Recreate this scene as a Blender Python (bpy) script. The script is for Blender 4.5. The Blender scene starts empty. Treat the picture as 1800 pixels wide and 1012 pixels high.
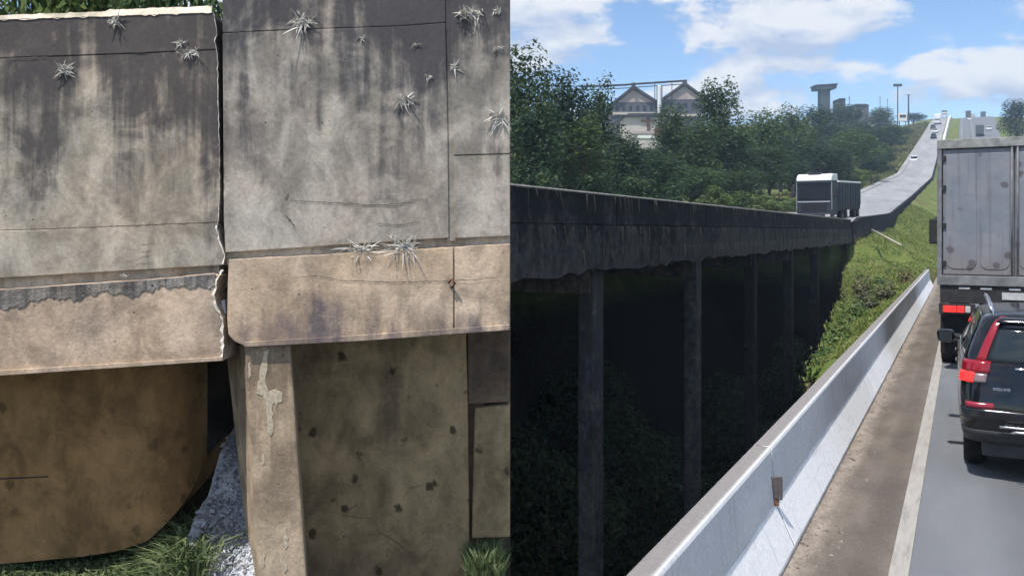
import bpy, math, random
import numpy as np
from mathutils import Vector, Matrix
sc = bpy.context.scene
R = math.radians

# ------------------------------------------------------------------ camera
YAW = math.atan(793 / 1500.0)             # the road runs along +Y, the camera looks to its left
ST, CT = math.sin(YAW), math.cos(YAW)
EYE = 2.6
cam_d = bpy.data.cameras.new('camera')
cam = bpy.data.objects.new('camera', cam_d)
sc.collection.objects.link(cam)
cam.location = (0, 0, EYE)
cam.rotation_euler = (R(90), 0, YAW)
cam_d.sensor_width = 36
cam_d.lens = 30
cam_d.shift_y = -100 / 1800
cam_d.clip_start = 0.05
cam_d.clip_end = 6000
sc.camera = cam

# ------------------------------------------------------------------ world, sun, exposure
SUN = Vector((-0.10, -0.42, 0.90)).normalized()
ELEV = math.asin(SUN.z)
w = bpy.data.worlds.new('World')
sc.world = w
w.use_nodes = True
nt = w.node_tree
nt.nodes.clear()
def wn(t, **k):
    n = nt.nodes.new(t)
    for a, b in k.items(): setattr(n, a, b)
    return n
sky = wn('ShaderNodeTexSky', sky_type='NISHITA', sun_disc=False, sun_elevation=ELEV,
         sun_rotation=math.atan2(SUN.x, SUN.y), altitude=2000, air_density=1.0, dust_density=0.1, ozone_density=1.0)
tc = wn('ShaderNodeTexCoord')
sep = wn('ShaderNodeSeparateXYZ')
nt.links.new(tc.outputs['Generated'], sep.inputs[0])
def wmath(op, a, b=None, c=None, clamp=False):
    n = wn('ShaderNodeMath', operation=op, use_clamp=clamp)
    for i, v in enumerate((a, b, c)):
        if v is None: continue
        if isinstance(v, (int, float)): n.inputs[i].default_value = v
        else: nt.links.new(v, n.inputs[i])
    return n.outputs[0]
CLOUD_OFF = (-9.1, -2.2, 5.0)
def cloud_noise(dz):
    comb = wn('ShaderNodeCombineXYZ')
    nt.links.new(wmath('ADD', sep.outputs[0], CLOUD_OFF[0]), comb.inputs[0])
    nt.links.new(wmath('ADD', sep.outputs[1], CLOUD_OFF[1]), comb.inputs[1])
    nt.links.new(wmath('MULTIPLY_ADD', sep.outputs[2], 2.3, CLOUD_OFF[2] + dz), comb.inputs[2])
    n = wn('ShaderNodeTexNoise')
    n.inputs['Scale'].default_value = 6.2
    n.inputs['Detail'].default_value = 9
    n.inputs['Roughness'].default_value = 0.58
    n.inputs['Distortion'].default_value = 0.15
    nt.links.new(comb.outputs[0], n.inputs['Vector'])
    return n.outputs[0]
c1 = cloud_noise(0.0)
c2 = cloud_noise(0.06)
mask = wn('ShaderNodeMapRange', interpolation_type='SMOOTHSTEP')
nt.links.new(c1, mask.inputs[0]); mask.inputs[1].default_value = 0.455; mask.inputs[2].default_value = 0.55
lit = wmath('MULTIPLY_ADD', wmath('SUBTRACT', c1, c2), 6.0, 0.60, clamp=True)
ccol = wn('ShaderNodeMix', data_type='RGBA')
ccol.inputs[6].default_value = (2.7, 3.2, 4.2, 1)
ccol.inputs[7].default_value = (5.0, 5.05, 5.2, 1)
nt.links.new(lit, ccol.inputs[0])
mix = wn('ShaderNodeMix', data_type='RGBA')
nt.links.new(wmath('MULTIPLY', mask.outputs[0], 0.92), mix.inputs[0])
hsv = wn('ShaderNodeHueSaturation'); hsv.inputs['Saturation'].default_value = 1.08
nt.links.new(sky.outputs[0], hsv.inputs['Color']); nt.links.new(hsv.outputs[0], mix.inputs[6])
nt.links.new(ccol.outputs[2], mix.inputs[7])
bg = wn('ShaderNodeBackground'); bg.inputs[1].default_value = 0.115
nt.links.new(mix.outputs[2], bg.inputs[0])
nt.links.new(bg.outputs[0], wn('ShaderNodeOutputWorld').inputs[0])

sun_d = bpy.data.lights.new('sun', 'SUN')
sun_d.energy = 3.2
sun_d.angle = R(0.6)
sun_d.color = (1.0, 0.95, 0.88)
sun = bpy.data.objects.new('sun', sun_d)
sc.collection.objects.link(sun)
sun.rotation_euler = SUN.to_track_quat('Z', 'Y').to_euler()
vs = sc.view_settings
vs.view_transform = 'Standard'; vs.look = 'None'; vs.exposure = 0.75; vs.gamma = 1
vs.use_curve_mapping = False
sc.render.engine = 'CYCLES'
cy = sc.cycles
cy.use_light_tree = False; cy.max_bounces = 4; cy.diffuse_bounces = 2; cy.glossy_bounces = 2; cy.transmission_bounces = 2; cy.transparent_max_bounces = 4; cy.volume_bounces = 0
cy.use_adaptive_sampling = True; cy.adaptive_threshold = 0.02; cy.use_denoising = True; cy.sample_clamp_indirect = 4

# ------------------------------------------------------------------ helpers
rnd = random.Random(7)
COL = sc.collection
def at(px, py, zc):                        # a point seen at a pixel of the 1800 x 1012 photograph, zc metres deep
    u, v = (px - 900) / 1500.0, (406 - py) / 1500.0
    return Vector((zc * (-ST + u * CT), zc * (CT + u * ST), EYE + v * zc))
def tag(o, label=None, cat=None, group=None, kind=None):
    if label: o['label'] = label
    if cat: o['category'] = cat
    if group: o['group'] = group
    if kind: o['kind'] = kind
    return o
def empty(name, loc=(0, 0, 0), rz=0.0, label=None, cat=None, group=None):
    o = bpy.data.objects.new(name, None)
    o.empty_display_size = 0.2
    o.location = loc; o.rotation_euler = (0, 0, rz)
    COL.objects.link(o)
    return tag(o, label, cat, group)
class MB:
    def __init__(s): s.v = []; s.f = []
    def quad(s, *p):
        i = len(s.v); s.v += [tuple(q) for q in p]; s.f.append(tuple(range(i, i + len(p))))
        return s
    def box(s, x0, x1, y0, y1, z0, z1, cx=0.0):
        i = len(s.v); c = cx
        s.v += [(x0+c, y0+c, z0), (x1-c, y0+c, z0), (x1-c, y1-c, z0), (x0+c, y1-c, z0),
                (x0, y0, z1), (x1, y0, z1), (x1, y1, z1), (x0, y1, z1)]
        s.f += [(i, i+3, i+2, i+1), (i+4, i+5, i+6, i+7), (i, i+1, i+5, i+4), (i+1, i+2, i+6, i+5), (i+2, i+3, i+7, i+6), (i+3, i, i+4, i+7)]
        return s
    def prism(s, pts, axis, a, b):         # polygon extruded along an axis; pts are the other two coordinates in order
        n = len(pts); i = len(s.v)
        for t in (a, b):
            for p, q in pts:
                s.v.append({'x': (t, p, q), 'y': (p, t, q), 'z': (p, q, t)}[axis])
        s.f.append(tuple(range(i, i + n))); s.f.append(tuple(range(i + 2*n - 1, i + n - 1, -1)))
        for k in range(n):
            m = (k + 1) % n
            s.f.append((i + k, i + n + k, i + n + m, i + m))
        return s
    def tube(s, pts, rad, n=8, cap=True):
        pts = [Vector(p) for p in pts]
        if not isinstance(rad, (list, tuple)): rad = [rad] * len(pts)
        i = len(s.v); up = Vector((0.13, 0.21, 0.97))
        for k, p in enumerate(pts):
            d = (pts[min(k+1, len(pts)-1)] - pts[max(k-1, 0)]).normalized()
            u = up if abs(d.dot(up)) < 0.9 else Vector((1, 0, 0))
            a = d.cross(u).normalized(); b = d.cross(a)
            for j in range(n):
                t = 2 * math.pi * j / n
                s.v.append(tuple(p + (a * math.cos(t) + b * math.sin(t)) * rad[k]))
        for k in range(len(pts) - 1):
            for j in range(n):
                m = (j + 1) % n
                s.f.append((i + k*n + j, i + k*n + m, i + (k+1)*n + m, i + (k+1)*n + j))
        if cap:
            s.f.append(tuple(i + j for j in range(n - 1, -1, -1)))
            s.f.append(tuple(i + (len(pts)-1)*n + j for j in range(n)))
        return s
    def lathe(s, prof, axis='x', n=28, c=(0, 0, 0)):   # prof: (radius, offset along the axis)
        i = len(s.v)
        for r_, o in prof:
            for j in range(n):
                t = 2 * math.pi * j / n; a, b = r_ * math.cos(t), r_ * math.sin(t)
                p = {'x': (o, a, b), 'y': (a, o, b), 'z': (a, b, o)}[axis]
                s.v.append((p[0]+c[0], p[1]+c[1], p[2]+c[2]))
        for k in range(len(prof) - 1):
            for j in range(n):
                m = (j + 1) % n
                s.f.append((i + k*n + j, i + k*n + m, i + (k+1)*n + m, i + (k+1)*n + j))
        s.f.append(tuple(i + j for j in range(n))); s.f.append(tuple(i + (len(prof)-1)*n + j for j in range(n - 1, -1, -1)))
        return s
    def grid(s, rows):
        i = len(s.v); n = len(rows[0])
        for r_ in rows: s.v += [tuple(p) for p in r_]
        for a in range(len(rows) - 1):
            for b in range(n - 1):
                s.f.append((i + a*n + b, i + a*n + b + 1, i + (a+1)*n + b + 1, i + (a+1)*n + b))
        return s
    def build(s, name, mat, parent=None, smooth=False, bevel=0.0, seg=2):
        me = bpy.data.meshes.new(name)
        me.from_pydata(s.v, [], s.f); me.update()
        import bmesh
        bm = bmesh.new(); bm.from_mesh(me)
        if len(bm.faces) < 60000: bmesh.ops.recalc_face_normals(bm, faces=bm.faces)
        bm.to_mesh(me); bm.free()
        if mat: me.materials.append(mat)
        if smooth: me.polygons.foreach_set('use_smooth', [True] * len(me.polygons))
        o = bpy.data.objects.new(name, me); COL.objects.link(o)
        if parent: o.parent = parent
        if bevel:
            b = o.modifiers.new('bevel', 'BEVEL'); b.width = bevel; b.segments = seg; b.limit_method = 'ANGLE'; b.angle_limit = R(35)
        return o
def copy_tree(o, parent=None):
    c = o.copy(); COL.objects.link(c); c.parent = parent
    for ch in o.children: copy_tree(ch, c)
    return c
def interp(x, xs, ys): return float(np.interp(x, xs, ys))

# ------------------------------------------------------------------ materials
class Mat:
    def __init__(s, name, rough=0.8, spec=0.3):
        s.m = bpy.data.materials.new(name); s.m.use_nodes = True
        s.t = s.m.node_tree; s.b = s.t.nodes['Principled BSDF']
        s.b.inputs['Roughness'].default_value = rough
        s.b.inputs['Specular IOR Level'].default_value = spec
    def n(s, t, **k):
        nd = s.t.nodes.new(t)
        for a, b in k.items(): setattr(nd, a, b)
        return nd
    def put(s, sock, v):
        if v is None: return
        if hasattr(v, 'links'): s.t.links.new(v, sock)
        else: sock.default_value = v
    def coord(s, scale=(1, 1, 1), kind='Object', loc=(0, 0, 0), rot=(0, 0, 0)):
        c = s.n('ShaderNodeTexCoord'); m = s.n('ShaderNodeMapping')
        m.inputs['Scale'].default_value = scale; m.inputs['Location'].default_value = loc; m.inputs['Rotation'].default_value = rot
        s.t.links.new(c.outputs[kind], m.inputs[0]); return m.outputs[0]
    def noise(s, scale, vec=None, detail=6, rough=0.6, dist=0.0):
        nd = s.n('ShaderNodeTexNoise')
        nd.inputs['Scale'].default_value = scale; nd.inputs['Detail'].default_value = detail
        nd.inputs['Roughness'].default_value = rough; nd.inputs['Distortion'].default_value = dist
        s.put(nd.inputs['Vector'], vec if vec is not None else s.coord()); return nd.outputs[0]
    def voro(s, scale, vec=None, feature='F1', out=0, rnd_=1.0):
        nd = s.n('ShaderNodeTexVoronoi', feature=feature)
        nd.inputs['Scale'].default_value = scale; nd.inputs['Randomness'].default_value = rnd_
        s.put(nd.inputs['Vector'], vec if vec is not None else s.coord()); return nd.outputs[out]
    def ramp(s, v, a, b, lo=0.0, hi=1.0, smooth=True):
        nd = s.n('ShaderNodeMapRange', interpolation_type='SMOOTHSTEP' if smooth else 'LINEAR')
        s.put(nd.inputs[0], v)
        for i, x in enumerate((a, b, lo, hi)): nd.inputs[i + 1].default_value = x
        return nd.outputs[0]
    def math(s, op, a, b=0.0, clamp=False):
        nd = s.n('ShaderNodeMath', operation=op, use_clamp=clamp)
        s.put(nd.inputs[0], a); s.put(nd.inputs[1], b); return nd.outputs[0]
    def mix(s, f, a, b, mode='MIX'):
        nd = s.n('ShaderNodeMix', data_type='RGBA', blend_type=mode)
        s.put(nd.inputs[0], f)
        for i, c in ((6, a), (7, b)):
            s.put(nd.inputs[i], c if hasattr(c, 'links') else (c[0], c[1], c[2], 1))
        return nd.outputs[2]
    def axis(s, i, kind='Object'):
        c = s.n('ShaderNodeTexCoord'); x = s.n('ShaderNodeSeparateXYZ')
        s.t.links.new(c.outputs[kind], x.inputs[0]); return x.outputs[i]
    def color(s, c): s.put(s.b.inputs['Base Color'], c if hasattr(c, 'links') else (c[0], c[1], c[2], 1)); return s
    def bump(s, h, strength=0.4, dist=0.01):
        nd = s.n('ShaderNodeBump'); nd.inputs['Strength'].default_value = strength; nd.inputs['Distance'].default_value = dist
        s.put(nd.inputs['Height'], h); s.t.links.new(nd.outputs[0], s.b.inputs['Normal']); return s
    def emit(s, c, k):
        s.b.inputs['Emission Color'].default_value = (*c, 1); s.b.inputs['Emission Strength'].default_value = k; return s

def plain(name, c, rough=0.6, spec=0.4, metal=0.0, var=0.15, scale=8.0, bump=0.0):
    m = Mat(name, rough, spec); m.b.inputs['Metallic'].default_value = metal
    f = m.ramp(m.noise(scale), 0.3, 0.7)
    m.color(m.mix(f, [x * (1 - var) for x in c], [min(1, x * (1 + var)) for x in c]))
    if bump: m.bump(m.noise(scale * 6), bump, 0.01)
    return m.m

def concrete(name, pale, tint, mould, z0, z1, amount=1.0, streak=9.0, pits=True, off=0.0, bump=0.35, mid=0.5, fine=1.0, spots=0.0, wash=None):
    """weathered concrete: tinted patches, mould running down from the top edge z1, pits, fine grain"""
    m = Mat(name, 0.93, 0.15)
    o = (off, off * 1.7, off * 0.6)
    patch = m.ramp(m.noise(1.6, m.coord(loc=o), 5, 0.62), 0.36, 0.66)
    base = m.mix(patch, pale, tint)
    cloud = m.ramp(m.noise(5.0, m.coord((1, 1, 0.75), loc=o), 6, 0.68, 0.4), 0.28, 0.74, 0.52, 1.28)
    base = m.mix(1.0, base, m.mix(1.0, (1, 1, 1), cloud, 'MULTIPLY'), 'MULTIPLY')
    runs = m.noise(1.0, m.coord((streak, 2.0, 0.9), loc=o), 7, 0.62, 0.3)
    runs2 = m.noise(1.0, m.coord((streak * 3.2, 2.0, 1.6), loc=(off + 4, 1, 2)), 5, 0.6)
    blot = m.noise(3.4, m.coord((1.0, 1, 1.0), loc=(off + 9, 3, 1)), 6, 0.66, 0.6)
    g = m.ramp(m.axis(2), z0, z1, 0.0, 1.0, False)
    broad = m.noise(1.0, m.coord((streak * 0.33, 1.0, 0.35), loc=(off + 12, 2, 7)), 4, 0.55, 0.5)
    k = m.math('ADD', m.math('SUBTRACT', m.math('MULTIPLY', runs, 0.75), 0.15), m.math('MULTIPLY', blot, 0.95))
    k = m.math('ADD', k, m.math('ADD', m.math('MULTIPLY', m.math('SUBTRACT', runs2, 0.26), 0.46), m.math('MULTIPLY', m.math('SUBTRACT', broad, 0.5), 0.9)))
    k = m.math('ADD', k, m.math('MULTIPLY', g, 0.62))
    f = m.ramp(k, 1.00 + (mid - 0.5), 1.38 + (mid - 0.5), 0.0, amount)
    col = m.mix(f, base, mould)
    if wash:                                            # patches of another stain (rust, clay wash)
        wv = m.ramp(m.noise(2.3, m.coord((1.2, 1, 0.8), loc=(off + 2, 8, 5)), 6, 0.6, 0.5), 0.52, 0.72, 0.0, wash[1])
        col = m.mix(wv, col, wash[0])
    grain = m.ramp(m.noise(55.0, None, 4, 0.7), 0.2, 0.8, 1 - 0.16 * fine, 1 + 0.16 * fine)
    col = m.mix(1.0, col, m.mix(1.0, (1, 1, 1), grain, 'MULTIPLY'), 'MULTIPLY')
    speck = m.math('MULTIPLY', m.ramp(m.voro(46.0, m.coord((1, 1, .8), loc=o)), 0.16, 0.05), m.ramp(m.noise(6.0, m.coord(loc=(off + 7, 1, 1)), 5), 0.50, 0.62))
    col = m.mix(m.math('MULTIPLY', speck, 0.55 * fine), col, mould)
    if spots:
        sp = m.voro(7.0, m.coord((1, 1, 0.9), loc=(off + 1.3, 0, 0.4)), rnd_=1.0)
        wob = m.math('ADD', sp, m.math('MULTIPLY', m.math('SUBTRACT', m.noise(13.0, None, 6, .7), 0.5), 0.75))
        gate = m.ramp(m.noise(2.1, m.coord(loc=(off + 6, 2, 3))), 0.42, 0.52)
        col = m.mix(m.math('MULTIPLY', m.ramp(wob, 0.22, 0.10, 0.0, spots), gate), col, (0.035, 0.026, 0.018))
    h = m.noise(38.0, None, 6, 0.7)
    if pits:
        v = m.voro(17.0, m.coord(loc=o))
        gate = m.ramp(m.noise(4.0, m.coord(loc=(off + 3, 0, 0))), 0.55, 0.62)
        pit = m.math('MULTIPLY', m.ramp(v, 0.13, 0.06), gate)
        col = m.mix(m.math('MULTIPLY', pit, 0.7), col, (0.05, 0.045, 0.04))
        h = m.math('SUBTRACT', h, m.math('MULTIPLY', pit, 1.2))
    h = m.math('ADD', h, m.math('MULTIPLY', m.noise(7.0, None, 5, 0.6), 1.3))
    m.color(col); m.bump(h, bump, 0.012)
    return m.m

def foliage(name, a, b, hue_noise=3.0, trans=0.35, rough=0.55, vary=True):
    m = Mat(name, rough, 0.3)
    g = m.n('ShaderNodeNewGeometry')
    obi = m.n('ShaderNodeObjectInfo')
    f = m.math('ADD', m.math('MULTIPLY', g.outputs['Random Per Island'], 0.65), m.math('MULTIPLY', m.noise(hue_noise), 0.5))
    c = m.mix(m.ramp(f, 0.2, 0.9), a, b)
    if vary: c = m.mix(1.0, c, m.mix(obi.outputs['Random'], (0.60, 0.70, 0.80), (1.45, 1.32, 1.0)), 'MULTIPLY')
    m.color(c)
    tr = m.n('ShaderNodeBsdfTranslucent'); m.t.links.new(c, tr.inputs[0])
    mx = m.n('ShaderNodeMixShader'); mx.inputs[0].default_value = trans
    out = m.t.nodes['Material Output']
    m.t.links.new(m.b.outputs[0], mx.inputs[1]); m.t.links.new(tr.outputs[0], mx.inputs[2]); m.t.links.new(mx.outputs[0], out.inputs[0])
    return m.m

# ------------------------------------------------------------------ terrain (valley, hillside, median bank)
RY = [66, 68.6, 102.5, 145.5, 212, 325, 421, 521, 600, 900, 1500]
RZ = [3.20, 3.58, 4.54, 8.0, 14.6, 34.7, 51.0, 64.3, 66, 66, 66]      # far carriageway, kerb edge
RX = [-7.2, -7.2, -7.2, -7.15, -6.2, -6.3, -6.4, -6.6, -6.6, -6.6, -6.6]
LX = [-18.6, -18.0, -16.0, -14.7, -13.3, -12.9, -12.9, -13.0, -13.0, -13, -13]
LZ = [3.20, 3.6, 5.0, 9.0, 15.7, 34.6, 51.0, 64.2, 66, 66, 66]
OY = [-100, 44, 64, 102, 145, 212, 325, 421, 521, 600, 1500]
OZ = [0, 0, 0.1, 0.9, 4.2, 11.5, 33, 50, 63.6, 65.5, 65.5]             # the carriageway the camera is on
def near_z(Y): return interp(Y, OY, OZ)
GZC = [0, 45, 64, 94, 132, 190, 290, 380, 463, 600, 1500]
GZ = [0.6, 1.6, 2.6, 4.0, 7.5, 13.5, 31, 46, 60, 63, 60]
def hill_z(X, Y):
    return interp(Y * CT - X * ST, GZC, GZ)
def terrain_z(X, Y):
    zr, zn = interp(Y, RY, RZ), near_z(Y)
    lum = 0.25 * math.sin(X * 0.23 + Y * 0.11) + 0.2 * math.sin(X * 0.071 - Y * 0.19)
    if Y > 66:
        lx, rx = interp(Y, RY, LX), interp(Y, RY, RX)
        if X < lx - 1.2:
            zl = interp(Y, RY, LZ)
            t = min(1, (lx - 1.2 - X) / 14.0)
            return (zl - 0.15) * (1 - t) + (hill_z(X, Y) + lum) * t + 1.3 * math.sin(math.pi * min(t, 1)) * 0.5
        if X < rx: return min(zr, interp(Y, RY, LZ)) - 0.45
        if X < -1.3:
            drop = interp(Y, [66, 102, 112, 150, 212], [1.35, 1.5, 0.75, 0.5, 0.4])
            t = (X - rx) / (-1.3 - rx)
            return (zr - drop) * (1 - t) + (zn - 0.08) * t + 0.12 * math.sin(X * 1.7 + Y * 0.4)
        if X < 15: return zn - 0.35
        return zn - 0.3 + (hill_z(X, Y) - zn) * min(1, (X - 15) / 60.0)
    base = -9.0
    if X > -1.7:
        return -1.2 if X < 13 else -1.2 - min(6, (X - 13) * 0.4)
    # hillside beyond the far viaduct, its rise added to keep the underside in shadow
    h = base
    if X < -11.5:
        top = hill_z(X, Y) + lum if X < -19.5 else 1.0
        h = max(h, min(top, base + (-11.5 - X) * 1.55))
    # bank in front of the abutment, beside the white barrier
    if X > -8.2:
        yb = 16 + (-2.2 - X) / 5.0 * 46
        bz = 0.42 - 0.34 * (-1.7 - X)
        if Y > 46: bz += (Y - 46) / 20.0 * interp(X, [-8.2, -7.2, -1.7], [2.6, 2.55, -0.35])
        bz += 0.10 * math.sin(X * 2.1 + Y * 0.5)
        h = max(h, bz if Y > yb else bz - (yb - Y) * 0.75 * (0.3 if X > -2.6 else 1.0))
    elif Y > 58: h = max(h, base + (Y - 58) * 1.6)
    return h
def axis_pts(segs):
    out = []
    for a, b, st in segs:
        n = max(1, round((b - a) / st)); out += [a + (b - a) * i / n for i in range(n)]
    return out + [segs[-1][1]]
xs = axis_pts([(-700, -160, 45), (-160, -60, 10), (-60, -26, 3.4), (-26, -9, 1.0), (-9, -1.0, 0.4), (-1.0, 16, 2.4), (16, 100, 12), (100, 600, 60)])
ys = axis_pts([(-80, 4, 8), (4, 15, 1.4), (15, 70, 1.1), (70, 230, 4), (230, 620, 13), (620, 1500, 80)])
tv = MB(); tv.grid([[(x, y, terrain_z(x, y)) for x in xs] for y in ys])
gm = Mat('ground_earth_grass', 0.95, 0.1)
gf = gm.ramp(gm.noise(0.35, None, 8, 0.65), 0.38, 0.62)
gcol = gm.mix(gf, (0.095, 0.14, 0.034), (0.17, 0.19, 0.06))
gdry = gm.ramp(gm.noise(0.13, gm.coord(loc=(5, 2, 0)), 7, 0.6), 0.54, 0.68)
gcol = gm.mix(gdry, gcol, (0.17, 0.125, 0.07))
gcol = gm.mix(gm.ramp(gm.axis(2), 0.2, -1.6), gcol, (0.022, 0.019, 0.014))          # valley soil darkened with depth, shade painted into its colour
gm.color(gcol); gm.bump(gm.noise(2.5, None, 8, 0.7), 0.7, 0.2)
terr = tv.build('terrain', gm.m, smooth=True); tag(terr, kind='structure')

# ------------------------------------------------------------------ roads
asp = Mat('asphalt_grey', 0.78, 0.35)
an = asp.ramp(asp.noise(0.8, asp.coord((1, 0.25, 1)), 6, 0.6), 0.3, 0.7)
ac = asp.mix(an, (0.130, 0.137, 0.150), (0.178, 0.185, 0.197))
ag = asp.ramp(asp.noise(120.0, None, 3, 0.7), 0.25, 0.75, 0.66, 1.34)
ac = asp.mix(1.0, ac, asp.mix(1.0, (1, 1, 1), ag, 'MULTIPLY'), 'MULTIPLY')
pt = asp.ramp(asp.noise(1.3, asp.coord((1, 0.3, 1)), 7, 0.7), 0.55, 0.75, 0, 0.30)
ac = asp.mix(pt, ac, (0.09, 0.093, 0.10))
for xc in (0.55, 2.2): ac = asp.mix(asp.math('MULTIPLY', asp.ramp(asp.math('ABSOLUTE', asp.math('SUBTRACT', asp.axis(0), xc)), 0.42, 0.08, 0, .38), asp.ramp(asp.noise(2.0, asp.coord((1, .1, 1)), 5), .3, .6, .4, 1)), ac, (0.082, 0.085, 0.092))
asp.color(ac); asp.bump(asp.noise(160.0, None, 4, 0.7), 0.35, 0.006)
asphalt = asp.m
ROADY = [-60, 2, 20, 44, 54, 64, 80, 102, 120, 145, 175, 212, 265, 325, 370, 421, 470, 521, 560, 600, 700, 900]
def strip(name, x0, x1, dz, mat, parent=None, ylist=ROADY, thick=0.0):
    mb = MB()
    mb.grid([[(x0(y) if callable(x0) else x0, y, near_z(y) + dz), (x1(y) if callable(x1) else x1, y, near_z(y) + dz)] for y in ylist])
    return mb.build(name, mat, parent, smooth=True)
road = tag(strip('road', -1.30, lambda y: 9.5 if y < 200 else 9.5 + (min(y, 520) - 200) / 320 * 4.5, 0.0, asphalt), kind='structure')
dirt = Mat('shoulder_dirt', 0.95, 0.1)
dd = dirt.coord((1, 0.35, 1))
dn = dirt.noise(2.2, dd, 7, 0.62)
dc = dirt.mix(dirt.ramp(dn, 0.32, 0.68), (0.118, 0.102, 0.088), (0.178, 0.153, 0.130))
dx = dirt.axis(0)
near_b = dirt.ramp(dirt.math('ADD', dx, dirt.math('MULTIPLY', dirt.noise(1.7, dirt.coord((1, 0.6, 1)), 6), 0.34)), -0.78, -0.98)   # pale sand drifted along the barrier
sandm = dirt.math('MULTIPLY', near_b, dirt.ramp(dirt.noise(7.0, dirt.coord((1, 0.5, 1)), 6, 0.7), 0.36, 0.62, 0.25, 1.0))
dc = dirt.mix(sandm, dc, (0.31, 0.265, 0.225))
wheel = dirt.ramp(dirt.math('ABSOLUTE', dirt.math('ADD', dx, 0.66)), 0.16, 0.04, 0.0, 0.45)
dc = dirt.mix(wheel, dc, (0.098, 0.082, 0.07))
dg = dirt.ramp(dirt.noise(90.0, None, 4, 0.7), 0.25, 0.75, 0.72, 1.28)
dirt.color(dirt.mix(1.0, dc, dirt.mix(1.0, (1, 1, 1), dg, 'MULTIPLY'), 'MULTIPLY'))
dirt.bump(dirt.noise(70.0, None, 5, 0.75), 0.6, 0.012)
strip('dirt_shoulder', -1.30, -0.44, 0.004, dirt.m, road, [y for y in ROADY if y <= 80])
lm = Mat('road_paint_white', 0.7, 0.3)
wear = lm.ramp(lm.noise(14.0, lm.coord((1, 0.12, 1)), 8, 0.75), 0.42, 0.75, 0.0, 0.8)
lm.color(lm.mix(wear, (0.36, 0.34, 0.31), (0.20, 0.18, 0.16)))
strip('edge_line', -0.50, -0.365, 0.008, lm.m, road)
strip('lane_line', 3.05, 3.18, 0.008, lm.m, road)
# deck slab under the near carriageway
deck = MB().box(-1.62, 9.6, -60, 44.5, -0.75, -0.012).build('bridge_deck', None, road)

# far carriageway, running up the hill from the abutment
far_m = Mat('far_asphalt', 0.75, 0.35)
fc = far_m.mix(far_m.ramp(far_m.noise(0.25, far_m.coord((1, 0.15, 1)), 7, 0.6), 0.35, 0.65), (0.25, 0.255, 0.265), (0.33, 0.333, 0.34))
sh = far_m.ramp(far_m.noise(0.5, far_m.coord((1, 0.2, 1), loc=(3, 1, 0)), 6), 0.52, 0.66, 0, 0.6)
far_m.color(far_m.mix(sh, fc, (0.19, 0.185, 0.175)))
FY = [y for y in np.linspace(66, 620, 140)]
fr = MB(); fr.grid([[(interp(y, RY, LX) * (1 - t) + interp(y, RY, RX) * t, y, interp(y, RY, LZ) * (1 - t) + interp(y, RY, RZ) * t) for t in (0, .25, .5, .75, 1)] for y in FY])
far_road = tag(fr.build('road', far_m.m, smooth=True), kind='structure')
fl = MB(); fl.grid([[(interp(y, RY, LX) + 0.9 + q, y, interp(y, RY, LZ) + 0.03) for q in (0, .18)] for y in FY])
fl.build('edge_line', lm.m, far_road)

# ------------------------------------------------------------------ concrete materials
C_PANEL = concrete('concrete_parapet', (0.42, 0.372, 0.305), (0.495, 0.41, 0.318), (0.072, 0.066, 0.067), 2.45, 3.95, 0.92, 7.0, off=1.0, mid=0.45, bump=0.2)
C_PANEL2 = concrete('concrete_parapet_far_side', (0.418, 0.382, 0.328), (0.48, 0.412, 0.342), (0.068, 0.065, 0.072), 2.60, 4.0, 0.93, 6.0, off=6.3, mid=0.43, bump=0.2)
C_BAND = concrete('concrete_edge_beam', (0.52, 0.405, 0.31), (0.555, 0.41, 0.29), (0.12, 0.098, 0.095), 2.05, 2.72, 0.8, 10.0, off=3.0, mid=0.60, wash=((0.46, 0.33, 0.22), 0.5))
C_BAND2 = concrete('concrete_edge_beam_right', (0.53, 0.415, 0.31), (0.56, 0.42, 0.29), (0.11, 0.092, 0.105), 2.42, 1.98, 0.88, 5.0, off=3.7, mid=0.47, wash=((0.46, 0.33, 0.22), 0.45))
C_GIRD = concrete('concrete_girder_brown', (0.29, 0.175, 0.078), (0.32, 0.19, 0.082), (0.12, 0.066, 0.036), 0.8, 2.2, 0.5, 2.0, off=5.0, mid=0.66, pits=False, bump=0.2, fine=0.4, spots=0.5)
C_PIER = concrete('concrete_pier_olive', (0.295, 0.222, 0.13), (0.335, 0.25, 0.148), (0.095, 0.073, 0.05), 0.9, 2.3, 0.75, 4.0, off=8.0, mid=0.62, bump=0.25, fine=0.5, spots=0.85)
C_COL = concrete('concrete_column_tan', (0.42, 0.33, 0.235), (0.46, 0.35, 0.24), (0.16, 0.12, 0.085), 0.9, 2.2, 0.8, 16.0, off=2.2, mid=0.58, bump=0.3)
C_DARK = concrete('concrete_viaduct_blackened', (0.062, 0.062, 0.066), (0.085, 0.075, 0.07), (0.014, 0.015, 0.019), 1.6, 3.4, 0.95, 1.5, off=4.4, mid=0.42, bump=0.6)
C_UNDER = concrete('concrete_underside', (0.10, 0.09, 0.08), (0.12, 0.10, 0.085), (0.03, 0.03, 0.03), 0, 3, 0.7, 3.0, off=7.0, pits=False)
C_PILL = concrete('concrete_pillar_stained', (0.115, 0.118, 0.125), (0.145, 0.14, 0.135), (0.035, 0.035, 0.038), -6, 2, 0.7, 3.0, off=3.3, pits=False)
C_BEAM = concrete('concrete_head_beam', (0.16, 0.12, 0.085), (0.18, 0.13, 0.09), (0.06, 0.05, 0.042), 1.2, 2.2, 0.7, 3.0, off=5.5, pits=False)
C_PILL_SHADE = concrete('concrete_pillar_shaded', (0.035, 0.035, 0.036), (0.045, 0.042, 0.04), (0.015, 0.015, 0.016), -6, 2, 0.7, 3.0, off=3.9, pits=False)  # darker copy of the pillar concrete, deep shade put into the colour
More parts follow.
